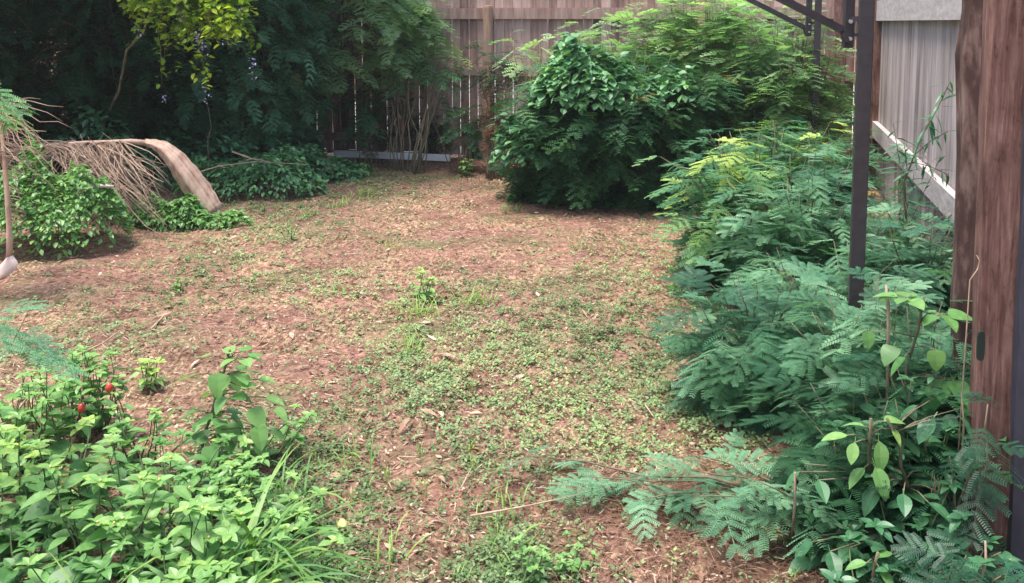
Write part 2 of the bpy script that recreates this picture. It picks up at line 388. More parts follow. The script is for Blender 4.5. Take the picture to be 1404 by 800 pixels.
def tree(name, label, base, c, rad, n, top, group=None, kind='f_hang', mat='leuc_dark', size=(.13, .21), tint=(0, .6), seed=0, droop=(-.95, .3), shoot=.34, tr=.05, lime=0):
    """trunk, limbs and a crown of leafy shoots that spill outwards and down"""
    r = np.random.default_rng(seed+500); base = np.asarray(base, float); c = np.asarray(c, float); rad = np.asarray(rad, float)
    o = empty(name, base, label, 'tree', group)
    mb = MB(); br = MB(); lv = Leaves()
    tpt = curve_pts(base, [c[0], c[1], top], .1, 9, .02, r)
    mb.tube(tpt, np.linspace(tr, tr*.3, 9), 8); 
    dirs = r.normal(size=(n, 3)); dirs /= np.linalg.norm(dirs, axis=1)[:, None]
    pos = c+dirs*(r.uniform(.45, 1, n)**.5)[:, None]*rad
    pos[:, 2] = np.maximum(pos[:, 2], .12)
    POS = []; YAW = []; PIT = []; SZ = []; TI = []
    for k in range(n):
        p0 = along(tpt, np.array([r.uniform(.25, .95)]))[0]
        out = pos[k]-c; az = math.atan2(out[1], out[0])+r.normal(0, .5)
        end = pos[k]+np.array([math.cos(az)*.5, math.sin(az)*.5, -.55])*shoot
        pts = np.vstack([curve_pts(p0, pos[k], .4, 5, .03, r), end])
        if k % 3 == 0: br.tube(pts, np.linspace(.014, .002, 6), 4)
        m = 7
        p = along(np.vstack([pos[k], end]), np.linspace(0, 1, m))
        POS.append(p); YAW.append(az+r.normal(0, 1.0, m)); PIT.append(r.uniform(droop[0], droop[1], m)); SZ.append(r.uniform(*size, m))
        tt = tint[0]+(tint[1]-tint[0])*r.beta(2, 3, m)
        if r.random() < lime: tt = tt*0+r.uniform(.8, 1)
        TI.append(tt)
    POS = np.concatenate(POS); n2 = len(POS); POS[:, 2] = np.maximum(POS[:, 2], .1)
    lv.put(kind, POS, np.concatenate(YAW), np.concatenate(PIT), r.normal(0, .3, n2), np.concatenate(SZ), np.concatenate(TI), r)
    mb.build('trunk', 'stem_b', o, smooth=True); br.build('branch', 'stem_b', o, smooth=True)
    lv.build('crown', mat, o)
    return o
def weed(name, label, base, n, h, spread, group=None, kind='b_near', mat='broad', size=(.05, .09), tint=(.2, .8), node=.045, seed=0, cat='plant', rosette=True,
         stem='stem_g', lean=None, pitch=(-.3, .5), flower=False):
    """upright herb with opposite leaves"""
    r = np.random.default_rng(seed+900); base = np.asarray(base, float)
    o = empty(name, base, label, cat, group); mb = MB(); lv = Leaves(); fl = MB()
    for k in range(n):
        b0 = base+np.array([r.normal(0, spread*.4), r.normal(0, spread*.4), 0])
        hh = h*r.uniform(.65, 1.08); az = r.uniform(0, 6.28)
        tipp = b0+np.array([math.cos(az)*spread*r.uniform(.2, 1), math.sin(az)*spread*r.uniform(.2, 1), hh])
        if lean is not None: tipp = tipp+np.array(lean)
        pts = curve_pts(b0, tipp, .1, 6, .03, r); mb.tube(pts, np.linspace(.0035, .0015, 6), 5)
        m = max(3, int(hh*.8/node)); t = np.linspace(.25, .98, m); p = along(pts, t); y0 = r.uniform(0, 3.1)
        for i in range(m):
            for sd_ in (0, math.pi):
                if r.random() < .1: continue
                yw = y0+(i % 2)*1.57+sd_+r.normal(0, .25)
                sz = r.uniform(*size)*(1-.45*(t[i] > .9))
                lp = p[i]+np.array([math.cos(yw), math.sin(yw), .1])*sz*.22
                lv.put(kind, lp, yw, r.uniform(*pitch), r.normal(0, .25), sz, tint[0]+(tint[1]-tint[0])*(.25+.6*t[i]*r.uniform(.6, 1.2)), r)
        if rosette:
            for i in range(5):
                yw = y0+i*1.26+r.normal(0, .2)
                lv.put(kind, pts[-1], yw, r.uniform(.1, .6), r.normal(0, .2), size[0]*r.uniform(.6, 1.0), min(1, tint[1]*r.uniform(.85, 1.1)), r)
            if flower:
                fl = MB(); fl.tube([pts[-1], pts[-1]+np.array([0, 0, .006]), pts[-1]+np.array([0, 0, .009])], [.002, .0038, .001], 7); fl.build('flower_bud', 'pod', o, smooth=True)
    mb.build('stem', stem, o, smooth=True); lv.build('foliage', mat, o)
    return o
def mound(name, label, c, rx, ry, h, n, group=None, kind='b_round', mat='vine', size=(.04, .065), tint=(.1, .8), seed=0, rot=0., cat='vine', tri=False, stems=14, z0=0.):
    """sprawling vine lying over the ground / over what is beneath it"""
    r = np.random.default_rng(seed+1300); c = np.asarray(c, float)
    o = empty(name, [c[0], c[1], c[2]], label, cat, group); lv = Leaves(); mb = MB()
    a = r.uniform(0, 2*math.pi, n); q = np.sqrt(r.uniform(0, 1, n))
    u, v = q*np.cos(a), q*np.sin(a)
    lump = .72+.16*np.sin(u*5+seed)+.14*np.sin(v*6.3+u*3+seed*2)+.10*np.sin(u*13+v*9+seed)
    top = h*np.sqrt(np.clip(1-q**2.4, 0, 1))*lump
    lay = 1-np.abs(r.normal(0, .16, n)); z = np.maximum(.02, top*lay+.02)
    cr, sr = math.cos(rot), math.sin(rot)
    X = c[0]+(u*rx)*cr-(v*ry)*sr; Y = c[1]+(u*rx)*sr+(v*ry)*cr
    pos = np.stack([X, Y, c[2]+z], -1)
    az = np.arctan2((Y-c[1])*rx, (X-c[0])*ry)+r.normal(0, .9, n)
    steep = np.clip(q, 0, 1)**2
    pit = .05-.7*steep*r.uniform(.2, 1, n)+r.normal(0, .35, n)
    ti = tint[0]+(tint[1]-tint[0])*np.clip(r.beta(2, 2.2, n)*(.6+.4*lay), 0, 1)
    sz = r.uniform(*size, n)
    lv.put(kind, pos, az, pit, r.normal(0, .35, n), sz, ti, r)
    if tri:
        lv.put(kind, pos, az+1.5, pit, r.normal(0, .35, n), sz*.9, ti, r); lv.put(kind, pos, az-1.5, pit, r.normal(0, .35, n), sz*.9, ti, r)
    for k in range(stems):
        i, j = r.integers(0, n, 2); w = np.array([c[0]+r.normal(0, rx*.2), c[1]+r.normal(0, ry*.2), c[2]+.01])
        mb.tube(curve_pts(w, pos[i], .5, 7, .05, r), .003, 5)
    mb.build('stem', 'stem_g', o, smooth=True); lv.build('foliage', mat, o)
    return o
def blades(n, base, L, w, spread, r, tint=(.2, .8), arch=1.0, seg=6, az=None):
    """arching grass blades, returns quads and tints"""
    Q = []; Tt = []
    for k in range(n):
        a = r.uniform(0, 2*math.pi) if az is None else r.normal(az[0], az[1])
        l = L*r.uniform(.6, 1.1); el = r.uniform(.9, 1.4); b = base+np.array([r.normal(0, spread), r.normal(0, spread), 0])
        bend = arch*r.uniform(.8, 2.0); p = b.copy(); ww = w*r.uniform(.7, 1.2)
        side = np.array([-math.sin(a), math.cos(a), r.uniform(-.3, .3)]); prev = None
        t0 = r.uniform(*tint); tw = r.uniform(-.5, .5)
        for i in range(seg+1):
            t = i/seg; wi = ww*(1-t**2.2)*(.55+.45*min(1, t*4)); s2 = side*wi/2+np.array([0, 0, tw*t*wi*.5])
            cur = (p-s2, p+s2)
            if prev is not None: Q.append([prev[0], prev[1], cur[1], cur[0]]); Tt.append(t0)
            prev = cur; e = el-bend*t
            p = p+np.array([math.cos(a)*math.cos(e), math.sin(a)*math.cos(e), math.sin(e)])*l/seg
            p[2] = max(p[2], .01)
    return np.array(Q), np.array(Tt)

# ============================================================ THE SETTING
def make_ground():
    def axis(lo, hi, step, ext, k):
        c = np.arange(lo, hi+1e-6, step); g = np.geomspace(step*2, ext, k)
        return np.concatenate([lo-g[::-1], c, hi+g])
    xs = axis(-5, 4.5, .05, 70, 16); ys = axis(1.0, 12.0, .05, 70, 16)
    X, Y = np.meshgrid(xs, ys); Z = hgt(X, Y)
    r = np.random.default_rng(3); Z = Z+r.normal(0, .0025, Z.shape)
    far = (np.abs(X) > 6) | (Y > 12.5); Z = np.where(far, -.01, Z)
    V = np.stack([X, Y, Z], -1).reshape(-1, 3); nx, ny = len(xs), len(ys)
    i = np.arange(nx-1); j = np.arange(ny-1); I, J = np.meshgrid(i, j); a = (J*nx+I).ravel()
    Fq = np.stack([a, a+1, a+nx+1, a+nx], -1)
    me = bpy.data.meshes.new('ground'); me.from_pydata(V.tolist(), [], Fq.tolist())
    me.polygons.foreach_set('use_smooth', [True]*len(me.polygons)); me.update(); me.materials.append(M['ground'])
    o = bpy.data.objects.new('ground', me); COL.objects.link(o); tag(o, kind='structure')
make_ground()

# yard geometry: side fence  X = 1.04 + .268 Y ; back fence at right angles to it
SL = .268; ang = math.atan(SL); sdir = np.array([math.sin(ang), math.cos(ang), 0]); bdir = np.array([math.cos(ang), -math.sin(ang), 0])
bp = G(560, 217); bp[2] = 0
def side_pt(Y): return np.array([1.04+SL*Y, Y, 0])
# corner
A_ = np.array([[sdir[0], -bdir[0]], [sdir[1], -bdir[1]]]); s_, t_ = np.linalg.solve(A_, (bp-side_pt(0))[:2])
corner = side_pt(0)+sdir*s_
UP = np.array([0, 0, 1.0])

# pale neighbouring yard beyond the fences (seen through the gaps)
mb = MB(); c0 = corner-bdir*9+sdir*.4
mb.add([c0-UP*-.012, c0+bdir*16+UP*.012, c0+bdir*16+sdir*14+UP*.012, c0+sdir*14+UP*.012], [(0, 1, 2, 3)])
tag(mb.build('neighbouring_yard', 'concrete'), kind='structure')

def fence(name, label, p0, d, nrm, length, mats, pw, gap, h, rails, rail_t, posts, seed, post_fn, zbase=.06, group=None):
    """p0 start, d direction, nrm towards the yard; pickets behind the rails"""
    r = np.random.default_rng(seed); o = empty(name, p0, label, 'fence', group); mb = MB(); s = 0
    while s < length:
        w = pw*r.uniform(.94, 1.05); hh = h+r.uniform(-.015, .015); z0 = zbase+r.uniform(-.02, .02)
        c = p0+d*(s+w/2)-nrm*(.012+r.uniform(0, .003))+UP*((z0+hh)/2)
        tw = r.normal(0, .004)
        mb.box(c, d*w/2+UP*w/2*r.normal(0, .003), nrm*.008, UP*(hh-z0)/2+d*tw, r.uniform(0, 1), .002)
        s += w+gap*r.uniform(.6, 1.6)
    mb.build('picket_panel', mats[0], o)
    for (z0, z1) in rails:
        m2 = MB(); m2.box(p0+d*length/2+nrm*(rail_t/2+.001)+UP*(z0+z1)/2, d*length/2, nrm*rail_t/2, UP*(z1-z0)/2, .5)
        m2.build('rail', mats[1], o)
    for q in posts: post_fn(o, p0+d*q, d, nrm)
    return o
def log_post(o, p, d, nrm):
    m2 = MB(); q = p+nrm*(.045+.058)
    m2.tube([q, q+UP*.8, q+UP*1.70, q+UP*1.725, q+UP*1.73], [.058, .056, .053, .048, .02], 14); m2.build('post', 'post_log', o, smooth=False)
def square_post(o, p, d, nrm):
    m2 = MB(); q = p+nrm*(.045+.052); m2.box(q+UP*.95, d*.05, nrm*.05, UP*.95, .5, .006); m2.build('post', 'post_red', o)
bstart = corner-bdir*9.5; nb = -sdir
pl = float(np.dot(P(682, 100, 10.75)-bstart, bdir))
fence('wooden_fence', 'brown weathered picket fence along the back of the yard with light showing between its pickets', bstart, bdir, nb, 9.5, ('fence_back', 'fence_back'),
      0.094, .005, 1.97, [(.18, .27), (.96, 1.05), (1.58, 1.70)], .04, [pl-4.8, pl-2.4, pl, pl+2.3], 5, log_post)
ns = np.array([-sdir[1], sdir[0], 0]); ns = ns if ns[0] < 0 else -ns
s0 = side_pt(2.75); slen = float(np.dot(corner-s0, sdir))
fence('wooden_fence', 'pale grey weathered picket fence along the right side behind the steel frame', s0, sdir, ns, slen, ('fence_side', 'rail_side'),
      .138, .011, 1.97, [(.50, .64), (1.56, 1.74)], .045, [], 8, square_post)
# corner post of red timber, another one further left against the back fence
for (px, Y, w, lab) in ((1206, 8.75, .075, 'reddish brown square timber post at the far end of the grey side fence'), (1150, 9.2, .06, 'grey brown timber post against the back fence behind the steel frame')):
    q = P(px, 100, Y); q[2] = 0; m2 = MB()
    m2.box(q+UP*.98, bdir*w, sdir*w, UP*.98, .5, .006); o = m2.build('fence_post', 'post_red'); tag(o, lab, 'post')

# white strip added in place of the bright light under the back fence
m2 = MB(); a = bp-bdir*.75-sdir*.36; b = bp+bdir*.62-sdir*.36; a[2] = b[2] = .075; d = (b-a)/np.linalg.norm(b-a)
m2.box((a+b)/2, (b-a)/2, np.cross(UP, d)*.02, UP*.035, .5, .004)
tag(m2.build('white_board', 'board_white'), 'long thin white board lying on the ground along the foot of the back fence', 'board')

# big timber gate post, the weathered one behind it, dark blue steel post
def leaning_box(px0, y0, px1, y1, Y, w, dep, name, mat, lab, cat, ch=.006):
    a = P(px0, y0, Y); b = P(px1, y1, Y); k = (b-a)/(b[2]-a[2]); base = a-k*a[2]; top = a+k*(2.25-a[2])
    m2 = MB(); n = 14; V = []; hw, hd = w/2, dep/2
    prof = [(-1, -.9), (-.9, -1), (.9, -1), (1, -.9), (1, .9), (.9, 1), (-.9, 1), (-1, .9)]
    r = np.random.default_rng(int(px0))
    for i in range(n+1):
        c = base+(top-base)*i/n
        jx = r.normal(0, .0025, 8)*(3 if 'dark' in mat else 1)
        for q, (u, v) in enumerate(prof): V.append(c+sdir*(v*hd)+bdir*(u*hw+jx[q]))
    Fs = [(i*8+k2, i*8+(k2+1) % 8, (i+1)*8+(k2+1) % 8, (i+1)*8+k2) for i in range(n) for k2 in range(8)]+[tuple(range(7, -1, -1)), tuple(n*8+k2 for k2 in range(8))]
    m2.add(V, Fs); o = m2.build(name, mat); tag(o, lab, cat); return o
leaning_box(1384, 30, 1366, 480, 2.62, .118, .10, 'timber_post', 'post_red', 'thick reddish brown timber post nearest the camera at the right edge', 'post')
leaning_box(1338, 10, 1323, 400, 2.95, .065, .10, 'timber_post', 'post_dark', 'dark mottled rough timber post just behind the thick reddish one', 'post')
leaning_box(1424, 30, 1399, 640, 2.5, .045, .05, 'steel_post', 'blue_steel', 'dark blue steel post at the right edge beside the thick timber post', 'post')
# dark green oval plate on the near timber post
m2 = MB(); c = P(1344, 474, 2.55); 
V = []; 
for dd in (0, .006):
    for k in range(16):
        w = 2*math.pi*k/16; V.append(c+np.array([1, 0, 0])*math.copysign(abs(math.cos(w))**.6, math.cos(w))*.011+UP*math.copysign(abs(math.sin(w))**.6, math.sin(w))*.042+np.array([0, -dd, 0]))
m2.add(V, [tuple(range(16)), tuple(range(31, 15, -1))]+[(k, 16+k, 16+(k+1) % 16, (k+1) % 16) for k in range(16)])
tag(m2.build('latch_plate', 'plate'), 'small dark green oval plate fixed low on the thick timber post', 'plate')

# dark steel frame: two posts, hanging straps, flat cross bars with bolts
q1 = P(1181, 200, 3.6); q1[2] = 0; q2 = P(1119, 100, 7.9); q2[2] = 0
fr = empty('steel_gantry', q1, 'dark brown painted steel frame of tall posts, straps and bolted braces over the shrubs', 'steel frame')
fd = (q2-q1)/np.linalg.norm(q2-q1); fn = np.array([fd[1], -fd[0], 0])
for q in (q1, q2):
    m2 = MB(); m2.box(q+UP*1.2, fn*.027, fd*.027, UP*1.2, .5, .003); m2.build('post', 'steel', fr)
    m2 = MB(); m2.box(q+UP*.006, fn*.08, fd*.08, UP*.006, .5, .001); m2.build('base_plate', 'steel', fr)
m2 = MB(); m2.box((q1+q2)/2+UP*2.43, fn*.027, fd*(np.linalg.norm(q2-q1)/2+.04), UP*.03, .5); m2.build('top_beam', 'steel', fr)
def bar(p, q, w, t, name, nvec):
    p, q = np.asarray(p), np.asarray(q); d = (q-p)/np.linalg.norm(q-p); s = np.cross(d, nvec); s /= np.linalg.norm(s); n2 = np.cross(s, d)
    m3 = MB(); m3.box((p+q)/2, s*w/2, n2*t/2, (q-p)/2, .5); return m3.build(name, 'steel', fr)
def bolts(pts, r0=.008):
    for p in pts:
        m3 = MB(); m3.tube([p, p+np.array([0, -.008, 0])], r0, 6); m3.build('bolt', 'bolt', fr)
for (sx, Y, yb, w, wb, be, bs) in ((1162, 3.62, 66, .034, .028, (1156, 42), (1070, -2)), (1108, 7.9, 50, .045, .040, (1103, 38), (1020, -4))):
    a = P(sx, yb, Y); b = np.array([a[0], a[1], 2.4]); bar(a, b, w, .034 if Y < 5 else .03, 'strap', np.array([0, 1, 0]))
    # bracing bar leading up and to the left from the strap
    e = P(be[0], be[1], Y-.03); s = P(bs[0], bs[1], Y-.03); s = e+(s-e)*(1.0)*2.2
    bar(e, s, wb, .02, 'brace_bar', np.array([0, 1, 0]))
    e2 = e+np.array([.013, 0, -.045]) if Y < 5 else e+np.array([.02, 0, -.06])
    bar(e, e2, wb*.8, .02, 'brace_end', np.array([0, 1, 0]))
    bolts([a+np.array([0, -.02, .035]), a+np.array([0, -.02, .10])])
    sp = a+UP*.11; pq = q1 if Y < 5 else q2
    bar(sp, np.array([pq[0], pq[1], sp[2]]), .03, .02, 'spacer', np.array([0, 0, 1.]))
    bar(a+UP*.05, np.array([pq[0], pq[1], a[2]+.05]), .012, .012, 'spacer', np.array([0, 0, 1.]))

# ============================================================ BACKGROUND TREES AND SHRUBS
GT = 'feathery trees massed in the left back corner'
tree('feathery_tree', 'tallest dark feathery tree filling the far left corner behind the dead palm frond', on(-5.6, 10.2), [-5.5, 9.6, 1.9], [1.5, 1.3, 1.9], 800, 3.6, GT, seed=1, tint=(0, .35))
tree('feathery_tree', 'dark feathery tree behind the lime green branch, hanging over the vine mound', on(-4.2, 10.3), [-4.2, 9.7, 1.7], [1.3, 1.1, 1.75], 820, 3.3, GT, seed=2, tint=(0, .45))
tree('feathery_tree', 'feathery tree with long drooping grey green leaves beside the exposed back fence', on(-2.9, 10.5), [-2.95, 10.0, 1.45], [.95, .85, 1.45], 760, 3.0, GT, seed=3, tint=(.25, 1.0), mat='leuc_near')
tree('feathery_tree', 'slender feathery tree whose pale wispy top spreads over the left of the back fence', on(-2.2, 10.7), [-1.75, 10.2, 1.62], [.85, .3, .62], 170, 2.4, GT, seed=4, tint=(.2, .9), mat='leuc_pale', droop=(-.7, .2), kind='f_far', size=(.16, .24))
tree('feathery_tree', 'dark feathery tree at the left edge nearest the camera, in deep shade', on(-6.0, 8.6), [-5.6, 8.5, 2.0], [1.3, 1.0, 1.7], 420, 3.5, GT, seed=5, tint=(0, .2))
# shading canopy high above the left corner
tree('shade_tree', 'big dark tree spreading its crown above the left corner of the yard', on(-7.2, 11.2), [-5.2, 9.8, 4.2], [3.6, 2.6, 1.2], 900, 5.2, seed=6, tint=(0, .3), size=(.3, .42), tr=.14)

# lime green flowering branch hanging in from above
def lime_branch():
    r = np.random.default_rng(77); base = on(-4.0, 8.9)
    o = empty('flowering_shrub', base, 'lime green flowering shrub arching down from the top left with small violet flower sprays', 'shrub')
    mb = MB(); lv = Leaves(); fl = Leaves()
    top = P(255, -60, 8.1); mb.tube(curve_pts(base, top, .5, 9, .02, r), np.linspace(.016, .008, 9), 7)
    tips = []
    for k in range(210):
        px = r.uniform(170, 340); lim = 20+70*max(0, 1-abs(px-262)/90)**.7+(15 if px > 300 else 0)
        tips.append(P(px, r.uniform(-60, lim*.8), r.uniform(7.7, 8.5)))
    tips += [P(r.uniform(290, 345), r.uniform(-10, 62), r.uniform(7.7, 8.1)) for _ in range(45)]
    tips += [P(222, 118, 7.9), P(225, 95, 7.9), P(282, 128, 7.9), P(268, 108, 7.9), P(345, 70, 7.9), P(348, 60, 8), P(330, 50, 7.8), P(185, 58, 8), P(180, 30, 8)]
    for t in tips:
        s = top+np.array([r.normal(0, .25), r.normal(0, .15), r.uniform(0, .3)])
        pts = curve_pts(s, t, .35, 6, .03, r); mb.tube(pts, np.linspace(.006, .002, 6), 4)
        L = np.linalg.norm(s-t); m = max(6, int(L*.75/.028)); tt = np.linspace(.3, 1, m); p = along(pts, tt)
        tn = np.clip(r.beta(2, 2)*.8-.15+.45*tt+r.normal(0, .12, m), 0, 1)
        lv.put('b_mid', p+r.normal(0, .03, (m, 3))*np.array([1.3, 1, .7]), r.uniform(0, 6.28, m), r.uniform(-.6, .5, m), r.normal(0, .5, m), r.uniform(.045, .085, m), tn, r)
    for (px, py) in ((268, 55), (275, 62), (282, 70), (270, 48), (190, 45), (345, 90), (347, 100), (283, 130), (226, 138), (310, 52), (248, 20), (330, 8)):
        c = P(px, py, 7.75); 
        for q in range(9): fl.put('b_mid', c+r.normal(0, .018, 3)*np.array([1, 1, 1.8]), r.uniform(0, 6.28), r.uniform(-1, 1), 0, .022, r.random(), r)
    mb.build('branch', 'stem_b', o, smooth=True); lv.build('foliage', 'duranta', o); fl.build('flower_spray', 'flower', o)
lime_branch()

GF = 'saplings growing against the back fence'
def fsap(label, px0, y0, pxs, ys, Y, seed, n=9, **k):
    b = G(px0, y0); b[2] = 0; tips = [P(a, c, Y) for a, c in zip(pxs, ys)]
    c = np.mean(tips, 0); kw = dict(kind='f_far', mat='leuc', size=(.18, .26), leafy=.22, tint=(.2, .7)); kw.update(k)
    return feathery('fence_sapling', label, 'sapling', b, c, [.18, .12, .15], n, GF, seed=seed, tips=tips, **kw)
fsap('feathery sapling with a flat horizontal spray crossing the middle of the back fence', 570, 238, [600, 625, 560, 640, 585, 610], [75, 88, 88, 60, 60, 105], 10.0, 31, 13, tint=(.3, .9))
fsap('feathery sapling with star shaped spray of leaves low on the back fence', 640, 238, [640, 655, 625, 668], [148, 140, 152, 155], 9.8, 32, 9, tint=(.3, .8))
fsap('dense feathery sapling in shade at the left end of the exposed back fence', 500, 232, [490, 510, 475, 530, 500, 520, 485], [120, 140, 150, 130, 100, 165, 170], 10.1, 37, 13, tint=(.05, .6), stemr=.003)
fsap('slim leafy sapling with drooping pale leaves high on the left of the back fence', 545, 236, [530, 560, 515, 575, 545], [30, 40, 55, 25, 70], 10.2, 38, 9, stemr=.003, mat='leuc_pale', tint=(.1, .8))
fsap('dark bushy sapling in front of the round log post of the back fence', 690, 246, [665, 690, 650, 700, 680, 712], [60, 55, 80, 75, 95, 98], 9.75, 33, 14, tint=(.1, .5), mat='leuc_dark')
fsap('pale feathery sapling rising right of the round log post', 735, 255, [700, 728, 745, 722], [45, 62, 48, 80], 9.3, 34, 7, mat='leuc_pale', tint=(.4, .9))
feathery('dead_shrub', 'small rusty brown dead shrub at the foot of the back fence beside the middle bush', 'dead shrub', G(672, 245)*[1, 1, 0], P(672, 135, 9.5), [.18, .12, .2], 16, mat='deadfern', kind='f_far', size=(.08, .14), seed=36, tint=(0, 1))
for k, (px, y, hw, hh, lab) in enumerate(((515, 238, .45, .45, 'low dark shrub with dry curled leaves at the left end of the exposed back fence'), (590, 236, .36, .22, 'low dark shrub at the foot of the middle of the back fence'), (655, 242, .3, .22, 'low dark shrub beside the middle bush at the back fence'))):
    b = G(px, 219)*[1, 1, 0]
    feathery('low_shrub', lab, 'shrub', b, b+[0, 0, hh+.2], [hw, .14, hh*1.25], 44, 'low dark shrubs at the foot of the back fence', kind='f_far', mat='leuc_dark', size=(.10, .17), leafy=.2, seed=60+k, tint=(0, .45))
# dry curled leaves on the shrub
def dry_cluster(name, lab, pts, n, s, r0, cat='dry leaves'):
    r = np.random.default_rng(r0); o = empty(name, np.array(pts[0])*[1, 1, 0], lab, cat); lv = Leaves(); mb = MB()
    mb.tube([np.array(pts[0])*[1, 1, 0], np.array(pts[0])], .004, 5)
    for p in pts:
        for k in range(n): lv.put('b_long', np.asarray(p)+r.normal(0, s*.3, 3), r.uniform(0, 6.28), r.uniform(-1.5, -.3), 0, s*r.uniform(.6, 1.2), r.uniform(.4, .9), r)
    lv.build('dry_foliage', 'dead', o); mb.build('stem', 'stem_b', o)
dry_cluster('dead_sprig', 'dead sprig of curled brown leaves in front of the left part of the back fence', [P(515, 168, 10), P(522, 175, 10), P(545, 158, 10)], 4, .13, 5, 'dead sprig')

# the big middle bush with its vine, and the pale feathery growth behind it
GM = 'feathery shrubs right of the clearing'
feathery('feathery_bush', 'big dark rounded feathery bush in the middle, draped with a round leaved vine', 'bush', on(.95, 8.2), [.92, 8.0, .72], [1.02, .66, .74], 250, GM, kind='f_far', mat='leuc_dark', size=(.22, .32), leafy=.36, seed=40, tint=(.1, 1.0), shell=.35, pitch=(-.8, .05))
feathery('feathery_bush', 'lower left shoulder of the middle bush, feathery and shaded', 'bush', on(.25, 8.3), [.3, 8.25, .42], [.48, .35, .42], 75, GM, kind='f_far', mat='leuc_dark', size=(.16, .24), leafy=.3, seed=41, tint=(.05, .7), shell=.3, pitch=(-.8, .1))
mound('climbing_vine', 'round leaved vine heaped over the top left of the middle bush', P(800, 150, 7.8)+[0, 0, .0], .42, .34, .62, 1500, seed=3, size=(.06, .095), tint=(.25, .95))
mound('climbing_vine', 'round leaved vine trailing over the lower left side of the middle bush', P(735, 215, 7.85)-[0, 0, .1], .34, .26, .55, 700, seed=5, size=(.05, .085), tint=(.1, .8))
mound('climbing_vine', 'round leaved vine on the upper right of the middle bush', P(905, 130, 7.75)-[0, 0, .12], .40, .28, .36, 420, seed=6, size=(.05, .08), tint=(.3, 1))
feathery('feathery_bush', 'yellow green feathery bush rising behind the middle bush to the top of the photo', 'bush', on(1.9, 8.9), [1.75, 8.8, 1.35], [.75, .35, .62], 150, GM, kind='f_far', mat='leuc_pale', size=(.2, .3), leafy=.4, seed=42, tint=(.2, .9), shell=.3)
feathery('feathery_bush', 'yellow green feathery bush between the middle bush and the far steel post', 'bush', on(2.45, 8.3), [2.3, 8.2, .95], [.62, .4, .85], 150, GM, kind='f_far', mat='leuc_pale', size=(.18, .27), leafy=.4, seed=43, tint=(0, .8), shell=.3)
feathery('feathery_bush', 'small pale feathery bush peeping over the left top of the middle bush', 'bush', on(1.1, 9.3), [1.0, 9.2, 1.35], [.5, .25, .35], 60, GM, kind='f_far', mat='leuc_pale', size=(.18, .26), leafy=.35, seed=44, tint=(.2, .9), shell=.3)
mound('climbing_vine', 'tangled vine behind the far steel post', on(2.75, 8.6)+[0, 0, .5], .45, .35, .75, 900, seed=8, size=(.04, .06), tint=(.2, .9), mat='broad')
feathery('feathery_bush', 'feathery bush between the two steel posts reaching up to the strap ends', 'bush', on(2.45, 6.9), [2.3, 6.8, .46], [.45, .5, .42], 60, GM, kind='f_mid', mat='leuc', size=(.16, .24), leafy=.35, seed=45, tint=(.2, .8), shell=.2)
feathery('feathery_bush', 'thin feathery shrub standing against the grey side fence', 'bush', on(2.15, 5.2), [2.15, 5.1, .50], [.25, .75, .46], 34, GM, kind='f_mid', mat='leuc_near', size=(.14, .2), leafy=.3, seed=46, tint=(.1, .8))
# right hand row, mid distance: flat layered sprays
GR = 'feathery shrubs in the row along the side fence'
rows = [
 ('feathery shrub with a lime yellow top in front of the far steel post', (1.75, 6.3), (1.72, 6.1, .62), (.58, .6, .45), 85, .36, 'leuc', (.25, .8)),
 ('feathery shrub reaching furthest left over the clearing with drooping bright tips', (1.35, 5.6), (1.28, 5.5, .50), (.42, .45, .40), 66, .26, 'leuc', (.25, .8)),
 ('feathery shrub left of the near steel post with flat pale green sprays', (1.55, 4.9), (1.52, 4.8, .48), (.50, .5, .48), 85, .06, 'leuc_near', (.3, 1.0)),
 ('feathery shrub right of the near steel post under the fence rail', (1.90, 4.4), (1.86, 4.3, .40), (.35, .65, .36), 78, .06, 'leuc_near', (.15, .7)),
]
for k, (lab, b, c, rad, n, lime, mat, tn) in enumerate(rows):
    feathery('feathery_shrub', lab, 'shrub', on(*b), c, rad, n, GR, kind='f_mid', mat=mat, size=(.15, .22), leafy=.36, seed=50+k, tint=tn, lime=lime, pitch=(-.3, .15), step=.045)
# distinct arching shoots with bright tips
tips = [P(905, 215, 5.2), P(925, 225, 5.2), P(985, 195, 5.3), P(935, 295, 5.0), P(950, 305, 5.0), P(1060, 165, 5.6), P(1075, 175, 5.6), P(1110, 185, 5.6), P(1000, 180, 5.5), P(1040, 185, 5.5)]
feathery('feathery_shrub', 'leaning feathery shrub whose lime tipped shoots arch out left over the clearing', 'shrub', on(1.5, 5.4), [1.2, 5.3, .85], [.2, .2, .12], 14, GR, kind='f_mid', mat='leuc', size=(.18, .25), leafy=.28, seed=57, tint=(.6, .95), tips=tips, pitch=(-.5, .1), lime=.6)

# near right row
GN = 'near feathery shrubs beside the timber post'
near = [
 ('blue green feathery shrub at the left front of the near row, spilling onto the clearing', (1.0, 3.75), (.97, 3.68, .34), (.32, .32, .30), 80, 'leuc_near', (.2, 1)),
 ('blue green feathery shrub directly in front of the foot of the near steel post', (1.28, 3.3), (1.22, 3.28, .38), (.30, .24, .34), 75, 'leuc_near', (.3, 1.1)),
 ('dark feathery shrub tucked against the dark rough timber post', (1.38, 3.0), (1.33, 2.93, .38), (.22, .20, .30), 60, 'leuc_near', (.1, .8)),
 ('shaded feathery shrub beneath the broad leaved climber in front of the timber post', (1.17, 2.75), (1.12, 2.78, .26), (.30, .25, .26), 75, 'leuc_dark', (.0, .45)),  # dark leaf colour paints in the lower right shade
 ('feathery shrub behind the near row, grey green and level topped', (1.4, 3.95), (1.4, 3.95, .42), (.4, .35, .26), 60, 'leuc_near', (.3, 1.1)),
]
